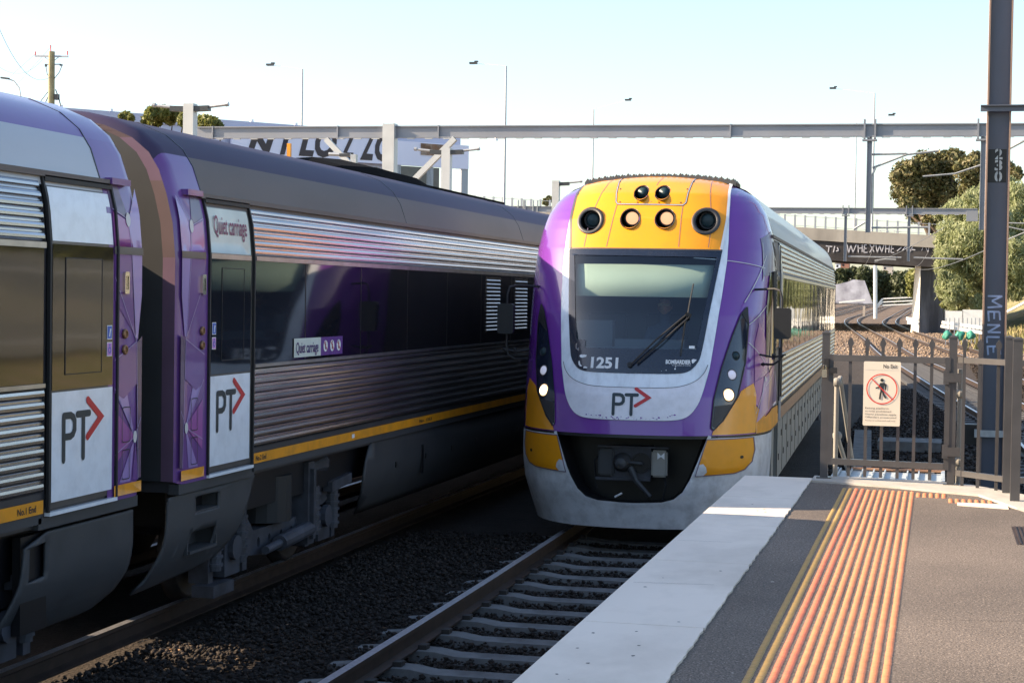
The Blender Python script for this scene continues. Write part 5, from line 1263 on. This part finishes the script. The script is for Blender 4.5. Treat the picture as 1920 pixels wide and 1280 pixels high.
def wire(label,a,b,sag,r=.008,n=14):
    bm=bmesh.new(); pts=[a.lerp(b,k/n)-Vector((0,0,sag*4*(k/n)*(1-k/n))) for k in range(n+1)]; tube(bm,pts,r,4,False)
    return tag(obj('overhead_wire',bm,'wire'),label,'wire')
wire('contact wire sloping up right between the farther gantry and the pepper tree',at(1640,492,'Y',110),at(1770,427,'Y',60),.1,.012)
wire('contact wire rising from the bridge pier to the numbered column',at(1715,503,'Y',150),at(1850,468,'Y',55),.3,.015)
wire('contact wire hanging left of the farther gantry right drop mast',at(1620,500,'Y',150),at(1640,460,'Y',95),.1,.015)
wire('contact wire curving down beside the bridge pier',at(1716,500,'Y',150),at(1742,470,'Y',95),.2,.015)
# ================================================================== POLES AND LAMPS
def pole_lamp(label,px,py,d,Y,arms):
    top=W(px,py,Y); t=thing('platform_lamp',label,'lamp post',(top.x,Y,1.05),0,'twin arm lamp posts on the opposite platform')
    bm=bmesh.new(); bbox(bm,(-.105,-.105,0),(.105,.105,top.z-1.05)); obj('post',bm,'gantry_post',t)
    h=top.z-1.05
    for s in arms:
        bm=bmesh.new(); beam(bm,(s*.1,0,h-.10),(s*.4,0,h-.09),.16,.10); o=obj('lamp_head',bm,'lamp_body',t)
        bm=bmesh.new(); tube(bm,[(s*.3,0,h-.07),(s*.78,0,h-.02)],.03,8); tube(bm,[(s*.74,0,h-.02),(s*.80,0,h-.01)],.045,8); obj('lamp_arm',bm,'galv',t)
pole_lamp('nearest grey twin arm lamp post, rising above the left carriage roof',357,195,0,32,(-1,1))
pole_lamp('middle grey lamp post in front of the white billboard end',838,278,0,40,(1,-1))
pole_lamp('farthest grey lamp post, just left of the oncoming train roof',1043,339,0,52,(1,))
t=thing('platform_lamp','small lamp head and short post in front of the black sign letters','lamp post',W(664,290,47),0); 
bm=bmesh.new(); bbox(bm,(-.08,-.08,-4),(.08,.08,0)); tube(bm,[(-.1,0,-.02),(-.75,0,.02)],.05,8); obj('lamp_arm',bm,'galv',t)
bm=bmesh.new(); bbox(bm,(-.42,-.06,-.06),(-.12,.06,.03)); obj('lamp_head',bm,'lamp_body',t)
def mast(label,px,pt,pb,hx,hy,Y,r=.10,z0=0):
    a=at(px,pt,'Y',Y); t=thing('highway_lamp',label,'street lamp',(a.x,Y,0),0,'tall thin lamp masts along the distant road')
    b=at(px-1,pb,'Y',Y); h=at(hx,hy,'Y',Y)
    bm=bmesh.new(); tube(bm,[(0,0,z0),(0,0,a.z)],r,8,taper=[r*1.5,r*.8]); obj('mast',bm,'pole_grey',t)
    bm=bmesh.new(); tube(bm,[(0,0,a.z),(h.x-a.x,0,h.z-.05)],.022,6); obj('mast_arm',bm,'white_paint',t)
    bm=bmesh.new(); bbox(bm,(h.x-a.x-.35,-.2,h.z-.12),(h.x-a.x+.30,.2,h.z+.05)); bbox(bm,(h.x-a.x+.1,-.15,h.z+.05),(h.x-a.x+.4,.15,h.z+.16)); obj('lamp_head',bm,'lamp_body',t)
mast('distant thin lamp mast leftmost of the row, crossing the grey shed wall',567,130,300,507,121,150)
mast('distant thin lamp mast behind the middle of the picture, right of the billboard',949,124,380,888,118,150)
mast('distant thin lamp mast directly above the oncoming train',1113,205,336,1178,187,190,.09)
mast('distant thin lamp mast passing behind the near gantry left drop mast',1640,175,400,1562,165,186,.09,8.4)
mast('distant thin lamp mast nearest the dark fig tree, topmost part above the near gantry',1606,230,400,1672,215,190,.06,8.4)
# timber power pole
pt=at(97,97,'Y',85); up=thing('power_pole','wooden power pole with two crossarms above the left carriage roof','power pole',(pt.x,85,0))
bm=bmesh.new(); tube(bm,[(0,0,0),(0,0,pt.z)],.2,10,taper=[.24,.17]); obj('shaft',bm,'timber',up)
k_=85/3300*1.0
bm=bmesh.new(); beam(bm,(-.98,0,pt.z-.22),(.95,0,pt.z-.28),.09,.09); beam(bm,(-.35,0,pt.z-.68),(.52,0,pt.z-.68),.06,.06); beam(bm,(-.4,0,pt.z-.28),(0,0,pt.z-.6),.03,.03); beam(bm,(.4,0,pt.z-.3),(0,0,pt.z-.6),.03,.03); obj('crossarm',bm,'pole_grey',up)
bm=bmesh.new()
for x in (-.95,.92): tube(bm,[(x,0,pt.z-.2),(x,0,pt.z+.02)],.035,6)
tube(bm,[(-.05,0,pt.z),(-.08,0,pt.z+.35)],.03,6); obj('insulator',bm,'logo_red',up)
bm=bmesh.new(); box(bm,(-.33,0,pt.z-.72),(.1,.1,.14)); box(bm,(.55,0,pt.z-.72),(.14,.1,.08)); box(bm,(.32,0,pt.z-2.4),(.22,.2,.3)); tube(bm,[(.24,0,pt.z-2.0),(.45,0,pt.z-2.5),(.55,0,pt.z-2.9)],.03,6)
tube(bm,[(-.33,0,pt.z-.8),(-.25,0,pt.z-1.2),(.1,0,pt.z-1.6)],.02,6); tube(bm,[(.6,0,pt.z-.75),(.45,0,pt.z-1.1),(.1,0,pt.z-1.5)],.02,6); tube(bm,[(-.7,0,pt.z-2.7),(-.1,0,pt.z-2.0)],.02,5); tube(bm,[(-.35,0,pt.z-2.7),(-.05,0,pt.z-2.1)],.025,5); obj('cable_gear',bm,'lamp_body',up)
pp=Vector((pt.x,85,pt.z))
wire('service wire dipping from the photo top left corner to the wooden power pole',at(-15,20,'Y',70),pp+Vector((0,0,-1.3)),1.2,.012)
wire('upper line from the left edge to the left end of the power pole crossarm',at(-60,215,'Y',140),pp+Vector((-.95,0,-.1)),0,.01)
wire('lower line from the left edge to the power pole top',at(-60,260,'Y',150),pp+Vector((0,0,.3)),0,.01)
wire('slack wire crossing the sky left of the power pole',at(-20,110,'Y',90),at(80,112,'Y',110),.9,.01)
bm=bmesh.new(); tube(bm,[at(41,195,'Y',80),at(36,165,'Y',80),at(26,152,'Y',80),at(12,147,'Y',80)],.035,6); slh=obj('street_lamp',bm,'galv'); tag(slh,'small curved street lamp at the upper left edge, above the carriage roof','street lamp')
bm=bmesh.new(); beam(bm,at(2,146,'Y',80),at(17,148,'Y',80),.14,.09); obj('lamp_head',bm,'lamp_body',slh)
# ================================================================== SHED AND BILLBOARD
def fac(px,u): pass
A=at(130,203,'Y',112); 
# facade line receding to the right
d0=at(130,203,'Y',104); d1=at(872,258,'Y',128)
zt_=(d0.z+d1.z)/2; 
# keep the roofline level: find depths giving the same height
def at_z(px,py,z): return at(px,py,'Z',z)
ZT=14.6; d0=at_z(130,203,ZT); d1=at_z(872,259,ZT)
dv=(d1-d0); Lw=dv.length; ux=dv/Lw; rz_=math.atan2(ux.y,ux.x)
sh=thing('shed','long pale lavender grey industrial shed with a flat parapet behind the left carriages','building',(d0.x,d0.y,0),rz_)
Ls=Lw*.80
bm=bmesh.new(); bbox(bm,(-30,.02,0),(Ls,18,ZT-.5)); obj('wall',bm,'shed',sh)
bm=bmesh.new(); bbox(bm,(-30,-.1,ZT-.6),(Lw*.985,.3,ZT)); obj('parapet',bm,'shed',sh)
bm=bmesh.new()
for k in range(12): box(bm,(-4+k*Lw/9,.1,ZT+.08),(.22,.2,.2))
obj('parapet_light',bm,'white_paint',sh)
bbz=lambda px,py,u: None
# billboard: same line, lower edge z from pixel
zb2=None
for zz in np.arange(8,14,.05):
    q=at_z(860,321,zz)
    rel=(q-d0); s_=rel.dot(ux); off=rel.dot(Vector((-ux.y,ux.x,0)))
    if zb2 is None or abs(off)<abs(bo_): zb2=zz; bo_=off
def sfrac(px,py):
    best=None
    for zz in np.arange(6,16,.05):
        q=at_z(px,py,zz); rel=q-d0; off=rel.dot(Vector((-ux.y,ux.x,0)))
        if best is None or abs(off)<abs(best[0]): best=(off,rel.dot(ux),zz)
    return best[1],best[2]
s0_,_=sfrac(425,300); s1_,zb2=sfrac(873,318)
bi=thing('billboard','white sign board with large black serif letters mounted on posts in front of the shed','sign',(d0.x,d0.y,0),rz_)
bm=bmesh.new(); bbox(bm,(s0_,-.6,zb2),(s1_,-.35,ZT-.62)); obj('board',bm,'billboard',bi)
bm=bmesh.new()
for px in (866,800,742): q,_=sfrac(px,340); bbox(bm,(q-.3,-.5,0),(q+.3,-.2,zb2))
obj('post',bm,'pole_grey',bi)
sa,za_=sfrac(783,262); sb,zb3=sfrac(832,295)
bm=bmesh.new(); bbox(bm,(sa,-.66,zb3),(sb,-.61,ZT-.7)); obj('picture_panel',bm,'photo_brown',bi)
sa,_=sfrac(745,330); sb,_=sfrac(815,330)
bm=bmesh.new(); bbox(bm,(sa,-.5,zb2-1.6),(sb,.2,zb2-.05)); obj('catwalk',bm,'door_grey',bi)
_,zl_=sfrac(697,299)
for ch_,pxa,pxb in (('N',455,505),('T',513,545),('L',550,578),('O',586,620),('Z',628,660),('Z',664,696),('O',697,727)):
    a0,_=sfrac(pxa,280); a1,_=sfrac(pxb,280)
    text('sign_letter',ch_,{'N':1.35,'T':1.45,'L':1.75}.get(ch_,2.0)/.7,lambda p,q,a0=a0:(a0+p,-.63,zl_+q),'letter',bi,width=(a1-a0)*1.15,bold=.11,shear=.3)
# ================================================================== ROAD BRIDGE
BY=168
br=thing('road_bridge','concrete road bridge with dark graffiti covered girder crossing over the tracks','bridge',(0,BY,0))
bx0=W(1380,432,BY+6).x-6; 
def brz(py): return W(1660,py,BY).z
zpar0,zg1,zg0,zfen=brz(452),brz(452),brz(492),brz(413)
ztop=W(1600,432,BY).z; zmid=W(1600,455,BY).z; zlow=W(1600,491,BY).z; x0b=-60; x1b=W(1768,450,BY).x
slp=(W(1755,447,BY).z-W(1480,430,BY).z)/(W(1755,447,BY).x-W(1480,430,BY).x)
def zs_(x,z): return z+slp*(x-W(1600,440,BY).x)
def slab(bm,xa,xb,za_,zb_,y0,y1,f=1):
    vs=[bm.verts.new(p) for p in ((xa,y0,zs_(xa,za_)),(xb,y0,zs_(xb,za_)),(xb,y0,zs_(xb,zb_)),(xa,y0,zs_(xa,zb_)),(xa,y1,zs_(xa,za_)),(xb,y1,zs_(xb,za_)),(xb,y1,zs_(xb,zb_)),(xa,y1,zs_(xa,zb_)))]
    for q in ((0,1,2,3),(7,6,5,4),(1,5,6,2),(0,3,7,4),(3,2,6,7),(0,4,5,1)): bm.faces.new([vs[i] for i in q])
bm=bmesh.new(); slab(bm,x0b,x1b+12,zmid,ztop,0,.4); slab(bm,x0b,x1b+12,zmid+.2,zmid+.6,.4,60); slab(bm,x0b,x1b+12,zmid,ztop,60,60.4); obj('parapet',bm,'concrete_br',br)
bm=bmesh.new()
slab(bm,x0b,x1b,zlow+.55,zmid+.19,.15,.6); slab(bm,x0b,x1b,zlow,zlow+.54,.05,.7)
for y in (2.6,6,10): slab(bm,x0b,x1b,zlow,zmid+.19,y,y+.5)
obj('girder',bm,'girder',br)
k=x0b
while k<x1b+6:
    bm=bmesh.new(); bbox(bm,(k-.09,.15,zs_(k,ztop)),(k+.09,.3,zs_(k,ztop)+1.15)); obj('screen_post',bm,'pole_grey',br); k+=.95
pass
bm=bmesh.new(); slab(bm,x0b,x1b+12,ztop+1.02,ztop+1.06,.2,.24); slab(bm,x0b,x1b+12,ztop+.12,ztop+.16,.2,.24); obj('screen_rail',bm,'pole_grey',br)
# pier
xa=W(1711,500,200).x
bm=bmesh.new()
def quadp(pts,y0,y1,yo=(0,0,0,0)): 
    A_=[bm.verts.new((x,y0+yo[i],z)) for i,(x,z) in enumerate(pts)]; B_=[bm.verts.new((x,y1,z)) for x,z in pts]
    bm.faces.new(A_); bm.faces.new(B_[::-1])
    for i in range(4): bm.faces.new((A_[i],B_[i],B_[(i+1)%4],A_[(i+1)%4]))
pL=W(1707,610,BY+2).x; pR=W(1768,616,BY).x
pLt=W(1716,497,BY+2).x; pRt=W(1766,492,BY).x
# wall pier: face coloured as in shade between two battered ends coloured as lit
xm=W(1724,550,BY).x
quadp([(xm,-.3),(pR+.05,-.3),(pRt,zs_(pRt,zlow)+.3),(W(1726,500,BY).x,zs_(pRt,zlow)+.3)],.4,33,(0,1.6,1.6,0)); obj('pier_wall',bm,'pier_dark',br)
bm=bmesh.new(); quadp([(pL,-.3),(xm,-.3),(W(1726,500,BY).x,zs_(pRt,zlow)+.3),(pLt,zs_(pRt,zlow)+.3)],.4,33.2,(2.2,0,0,2.2)); quadp([(pR+.05,-.3),(pR+.55,-.3),(pRt+.35,zs_(pRt,zlow)+.3),(pRt,zs_(pRt,zlow)+.3)],2.0,33,(.6,0,0,.6)); obj('pier_end',bm,'pier_lit',br)
# graffiti on the girder
def gtxt(s,px,py,h,wd,m='spray'):
    q=W(px,py,BY); qq=q-Vector((0,BY,0))
    text('graffiti',s,h,lambda a,b:(qq.x+a,.13,qq.z+b),m,br,width=wd,bold=-.01)
M['spray_w']=mat('spray_w',(.5,.5,.54),.7)
def gst(strokes,px0,px1,py,h,r=.035):
    bm=bmesh.new(); a=W(px0,py,BY); b=W(px1,py,BY); wd=b.x-a.x
    for s in strokes:
        p=[Vector((a.x+u*wd,.12,a.z+v*h)) for u,v in s]
        for i,j in zip(p,p[1:]): beam(bm,i,j,r*1.6,.02,(0,1,0))
    obj('graffiti',bm,'spray_w',br)
gst([[(0,1),(.03,-.1),(.07,.9),(.11,0),(.17,1)],[(.20,.95),(.21,0)],[(.20,.5),(.27,.55)],[(.28,1),(.28,.05)],[(.36,.95),(.32,.95),(.31,.0),(.38,.02)],[(.31,.5),(.36,.5)],[(.42,.0),(.50,1)],[(.42,1),(.50,.1)],[(.53,1),(.56,.0),(.60,.9),(.64,.05),(.68,1)],[(.71,1),(.71,0)],[(.71,.5),(.77,.5)],[(.78,1),(.77,0)],[(.86,1),(.82,.95),(.81,.05),(.87,0)],[(.81,.5),(.86,.5)],[(.92,.2),(1.0,.7)]],1588,1690,473,.75,.05)
gst([[(0,1),(.5,.9)],[(.25,1),(.2,0)],[(.7,1),(.6,0)],[(.9,.8),(1,.3),(.8,.2)]],1548,1572,473,.6,.06)
gst([[(0,1),(0,0)],[(0,1),(.12,.8),(0,.5),(.14,0)],[(.2,1),(.2,0),(.32,0)],[(.2,.5),(.3,.5)],[(.2,1),(.32,1)],[(.4,0),(.4,1),(.5,0),(.5,1)],[(.6,1),(.75,1)],[(.67,1),(.67,0)],[(.82,1),(.82,0),(.95,0)],[(.82,.5),(.93,.5)],[(.82,1),(.95,1)]],1650,1690,449,.8,.03)
gst([[(0,.2),(.3,1),(.4,0)],[(.5,1),(.6,0),(.8,.9)],[(.2,.5),(1,.3)]],1692,1716,472,.6,.06)
gst([[(0,.2),(.2,1),(.5,0),(.6,1),(1,.4)],[(.1,.6),(.9,.8)]],1728,1752,473,.8,.03)
# ================================================================== BEYOND THE BRIDGE
wl_=thing('retaining_wall','white spray painted retaining wall with a sloping right end, seen under the bridge','wall',(0,600,0))
YB=600
pts=[(W(x,y,YB).x,W(x,y,YB).z) for x,y in ((1540,570),(1638,568),(1621,526),(1600,524),(1590,528),(1575,532),(1540,536))]
pts[0]=(pts[0][0],1.2); pts[1]=(pts[1][0],1.2)
bm=bmesh.new(); prism(bm,pts,lambda a,b:Vector((a,0,b)),lambda a,b:Vector((a,1.2,b))); obj('wall_face',bm,'graf_wall',wl_)
bm=bmesh.new()
p=at(1642,570,'Y',300); q=at(1641,492,'Y',300); tube(bm,[(p.x,300,-.3),(q.x,300,q.z)],.32,10); tag(obj('line_pole',bm,'white_fence'),'white pole standing right of the graffiti wall under the bridge','pole')
bm=bmesh.new(); p=at(1620,582,'Y',240); box(bm,(p.x,240,p.z-.1),(.3,.3,1.4)); tag(obj('marker_post',bm,'far_wall'),'small pale marker post between the distant tracks','post')
bm=bmesh.new()
a=at(1655,560,'Y',300); b=at(1715,557,'Y',300)
for k in (0,.55,1.1): beam(bm,(a.x,300,a.z-k),(b.x,300,b.z-k),.1,.22)
beam(bm,(a.x,300,a.z),(a.x-1,300,a.z-1.3),.1,.3); beam(bm,(a.x,300,a.z-.5),(a.x-1,300,a.z-1.6),.1,.2)
tag(obj('guard_rail',bm,'white_fence'),'pale horizontal rails under the bridge left of the pier','guard rail')
bm=bmesh.new(); a=at(1573,567,'Y',320); b=at(1622,562,'Y',320); beam(bm,(a.x,320,a.z),(b.x,320,b.z),.15,.3); tag(obj('guard_rail',bm,'white_fence'),'low pale rail in front of the graffiti wall','guard rail')
for i,(x0_,x1_,y0_,y1_,m_,l_) in enumerate(((1566,1576,493,506,'white_paint','small white building far under the bridge, leftmost'),(1577,1592,491,505,'brick','small red brick building far under the bridge'),(1655,1674,497,512,'far_wall','small cream building far under the bridge, right of the white pole'))):
    a=at(x0_,y1_,'Y',680); b=at(x1_,y0_,'Y',680); hb=thing('far_building',l_,'building',(a.x,680,0))
    bm=bmesh.new(); bbox(bm,(0,0,1),(b.x-a.x,8,b.z-.3)); obj('wall',bm,m_,hb); bm=bmesh.new(); bbox(bm,(-.2,-.2,b.z-.3),(b.x-a.x+.2,8.2,b.z)); obj('roof',bm,'roof_grey',hb)
    bm=bmesh.new(); bbox(bm,(.4,-.05,b.z-1.6),(1.1,-.01,b.z-.8)); obj('window',bm,'black',hb)
# white panel fence and green bags right of the pier
wf_=thing('white_fence','low white panel fence with rails beyond the gate, right of the bridge pier','fence',(0,0,0))
bm=bmesh.new()
def panel(bm,Y,x0_,y0_,x1_,y1_,t=.08):
    a=at(x0_,y1_,'Y',Y); b=at(x1_,y0_,'Y',Y); bbox(bm,(a.x,Y,a.z),(b.x,Y+t,b.z))
panel(bm,124,1772,583,1806,616); panel(bm,124,1804,581,1846,618); obj('panel',bm,'white_fence',wf_)
bm=bmesh.new()
for (a,b,c,d) in ((1766,604,1842,614),(1764,611,1842,624),(1700,597,1722,600),(1702,604,1722,607)):
    p=at(a,b,'Y',122); q=at(c,d,'Y',121); beam(bm,p,q,.08,.2)
obj('rail',bm,'white_fence',wf_)
bm=bmesh.new()
for px in (1774,1781,1790,1798,1806,1814,1822,1829,1837): q=at(px,596,'Y',121.5); bbox(bm,(q.x-.03,121.5,-.2),(q.x+.03,121.55,q.z))
obj('fence_post',bm,'pole_grey',wf_)
for px,l in ((1776,'leftmost of the three green bags by the white fence'),(1800,'middle one of the three green bags by the white fence'),(1820,'rightmost of the three green bags by the white fence')):
    p=at(px,628,'Y',118); bm=bmesh.new(); bmesh.ops.create_icosphere(bm,subdivisions=3,radius=1,matrix=Matrix.Translation((p.x,118,p.z-.02))@Matrix.Diagonal((.30,.25,.28,1)))
    for v in bm.verts: v.co+=Vector((.05*math.sin(v.co.z*17+px),.03*math.sin(v.co.x*21),.06*math.sin(v.co.x*13+v.co.y*9)))
    tag(obj('bag',bm,'green_bag',None,True),l,'bag','green bags by the white fence')
# pier collar rails on the white end
# ================================================================== REFLECTED SIDE (right of the frame)
pf=thing('palisade_fence','pale palisade fence along the foot of the grass bank, right of the station','fence',(10.5,0,0))
bm=bmesh.new()
for k in range(190): bbox(bm,(0,10+k*.30,1.1),(.04,10.12+k*.30,3.6))
obj('pales',bm,'galv',pf)
bm=bmesh.new(); bbox(bm,(.04,10,1.4),(.09,66,1.48)); bbox(bm,(.04,10,3.1),(.09,66,3.18)); obj('rail',bm,'galv',pf)
# ================================================================== TREES
def tree(name,label,base,h,clumps,n,size,lm,trunk_r=.3,droop=0,limbs=5,cat='tree',group=None):
    t=thing(name,label,cat,base,0,group); b=Vector(base)
    bm=bmesh.new(); cx=sum(c[0] for c in clumps)/len(clumps)-b.x
    tube(bm,[(0,0,-.5),(cx*.1,.1,h*.2),(cx*.3,0,h*.45)],trunk_r,10,taper=[trunk_r*1.3,trunk_r,trunk_r*.75])
    for c in random.sample(list(clumps),min(limbs,len(clumps))):
        e=Vector((c[0],c[1],c[2]))-b; s=Vector((cx*.25,0,h*.38)); tube(bm,[s,s.lerp(e,.5)+Vector((0,0,.1*h)),e],trunk_r*.4,7,taper=[trunk_r*.6,trunk_r*.35,trunk_r*.1])
    obj('trunk',bm,'trunk',t)
    o=leaves('crown',[(c[0]-b.x,c[1]-b.y,c[2]-b.z,*c[3:]) for c in clumps],n,size,lm,t,droop); return t
def clumps_px(lst,Y,dy=3):
    out=[]
    for px,py,rp in lst:
        Yj=Y+random.uniform(-dy,dy); p=at(px,py,'Y',Yj); r=rp*Yj/FPX; out.append((p.x,p.y,p.z,r*.9,r,r*.9))
        for k in range(4):
            q=random.uniform(0,2*PI); w=random.uniform(.3,.45); out.append((p.x+math.cos(q)*r*.72,p.y+random.uniform(-.8,.4)*r,p.z+math.sin(q)*r*.72,r*w,r*w,r*w*.8))
    return out
L_=[(1700,325,26),(1690,360,22),(1735,305,24),(1760,330,28),(1720,350,28),(1790,300,22),(1815,320,26),(1830,300,16),(1780,360,28),(1740,380,26),(1700,385,18),(1715,405,15),(1750,410,18),(1820,355,24),(1850,345,24),(1885,320,20),(1905,325,13),(1870,300,14),(1800,385,22),(1685,335,15),(1765,295,14)]
tree('fig_tree','dark green fig tree beyond the bridge, partly hidden by the numbered column',(at(1770,600,'Y',185).x,185,0),15,clumps_px(L_,185,4),26000,.22,'leaf_fig',.6,0,9)
L_=[(1800,400,30),(1835,380,30),(1870,370,30),(1905,365,26),(1780,440,28),(1815,450,36),(1860,430,40),(1905,430,40),(1775,480,24),(1800,500,34),(1845,490,40),(1890,490,40),(1925,480,40),(1785,540,28),(1820,545,34),(1860,540,34),(1905,530,30),(1795,565,22),(1835,570,18),(1765,455,12),(1770,520,14),(1940,400,40),(1890,345,14),(1850,350,14),(1770,548,10),(1762,505,10),(1760,400,10),(1790,395,18),(1760,470,9),(1775,430,12)]
tree('pepper_tree','large pale green drooping pepper tree filling the space behind the numbered column',(at(1850,600,'Y',128).x,128,0),8,clumps_px(L_,128,3),80000,.085,'leaf_pepper',.45,1.1,9)
L_=[(1775,570,10),(1785,575,9),(1795,578,9),(1770,555,9)]
tree('shrub','low bright green shrub between the bridge pier and the white panels',(at(1785,590,'Y',146).x,146,0),1.2,clumps_px(L_,146,1),3500,.09,'leaf_shrub',.08,0,2,'shrub')
L_=[(1560,520,12),(1580,515,12),(1600,512,12),(1620,515,14),(1655,525,16),(1670,540,18),(1690,530,20),(1700,550,16),(1680,555,14),(1655,545,14),(1640,520,14),(1630,540,10),(1640,556,10)]
cl=clumps_px(L_+[(1580,535,12),(1600,535,12),(1560,545,14),(1650,562,10),(1670,562,12),(1690,562,12)],625,6); o=leaves('scrub',[(a,b,c,d*1.1,e,f) for a,b,c,d,e,f in cl],30000,.7,'leaf_scrub',None); tag(o,kind='stuff')
L_=[(1715,520,16),(1712,545,12),(1722,535,14)]
tree('tree','bright green tree directly behind the white end of the bridge pier',(at(1716,560,'Y',260).x,260,0),6,clumps_px(L_,260,2),5000,.25,'leaf_shrub',.2,0,3)
L_=[(285,215,14),(305,212,15),(318,222,13),(290,228,12),(332,216,11),(345,224,12),(275,226,9)]
tree('tree','round leafy tree just left of the nearest lamp post above the carriage roof',(at(305,260,'Y',75).x,75,0),9,clumps_px(L_,75,1),5200,.14,'leaf_shrub',.2,0,4)
L_=[(385,228,14),(400,232,12),(370,234,11),(412,238,8)]
tree('tree','low leafy treetop just right of the nearest lamp post',(at(390,260,'Y',75).x,75,0),8,clumps_px(L_,75,1),3200,.13,'leaf_shrub',.18,0,3)
L_=[(236,217,9),(228,219,6),(246,220,6)]
tree('tree','small leafy treetop peeking over the roof between the two parked carriages',(at(236,260,'Y',75).x,75,0),8,clumps_px(L_,75,.5),1200,.11,'leaf_shrub',.15,0,2)
L_=[(1024,378,7),(1030,374,6)]
tree('tree','tiny brown green treetop left of the oncoming train roof beside the farthest lamp post',(at(1026,390,'Y',200).x,200,0),8,clumps_px(L_,200,1),1200,.2,'leaf_fig',.2,0,2)
# bank shrubs that the carriage glass mirrors
for k,(x,y,r) in enumerate(((16,34,3.2),(18,44,4),(16,56,3.6),(18,26,3.6),(22,68,5))):
    tree('shrub',['round shrub at the foot of the grass bank','tall shrub halfway up the grass bank','far shrub on the grass bank','shrub near the station end of the grass bank','largest shrub on top of the grass bank'][k],(x,y,2.0),r,[(x+random.uniform(-1,1)*r*.6,y+random.uniform(-1,1)*r*.6,2.6+random.uniform(.2,1)*r,r*.6,r*.6,r*.5) for _ in range(6)],3500,.16,'leaf_shrub',.15,0,3,'shrub','shrubs on the grass bank')
# far dry grass tufts beside the white fence
pos=[];n=2500
x=rng.uniform(1.5,14,n); y=rng.uniform(105,175,n)
v=[];f=[]
base=np.stack([x,y,GZ+.05+np.clip((x-5)*.26,0,4)],1); hgt=rng.uniform(.15,.5,n); a=rng.uniform(0,PI,n)
dx=np.stack([np.cos(a),np.sin(a),np.zeros(n)],1)*rng.uniform(.05,.14,(n,1)); tp=base+np.stack([rng.normal(0,.08,n),rng.normal(0,.08,n),hgt],1)
vv=np.stack([base-dx,base+dx,tp],1).reshape(-1,3); ff=np.arange(3*n).reshape(-1,3)
bigmesh('dry_grass',vv,ff,'grass_dry','stuff')
bpy.context.view_layer.update()

# small worn marks on the coping and asphalt
mr_=random.Random(11)
mat('mark_dark',(.10,.09,.085),.8); mat('mark_pale',(.42,.38,.33),.8); mat('crack',(.05,.045,.04),.9)
for k in range(46):
    on=mr_.random()<.4; x=mr_.uniform(-1.6,-1.15) if on else mr_.choice((mr_.uniform(-1.02,-.8),mr_.uniform(-.1,1.6))); y=mr_.uniform(7,15); q=mr_.uniform(.004,.013)
    z=1.0830 if on else 1.0712
    patch('worn_mark',[[(x+q*mr_.uniform(.6,1.2)*math.cos(a),y+q*1.3*mr_.uniform(.6,1.2)*math.sin(a)) for a in (0,.9,1.8,2.7,3.6,4.5,5.4)]],lambda a,b,z=z:(a,b,z),'mark_dark' if on or mr_.random()<.5 else 'mark_pale',plat,9)
for (x0,y0,x1,y1) in ((.0,9.2,1.5,9.6),(.35,12.6,1.6,12.35),(-1.65,9.8,-1.2,9.86),(-1.6,13.1,-1.15,13.05),(-1.66,11.6,-1.3,11.63)):
    pts=[(x0+(x1-x0)*t/14,y0+(y1-y0)*t/14+mr_.uniform(-.02,.02)*(1 if x0>-.5 else .3)) for t in range(15)]
    z=1.0831 if x0<-1.1 else 1.0713
    patch('hairline_crack',[strip(pts,.004,False)],lambda a,b,z=z:(a,b,z),'crack',plat,9)
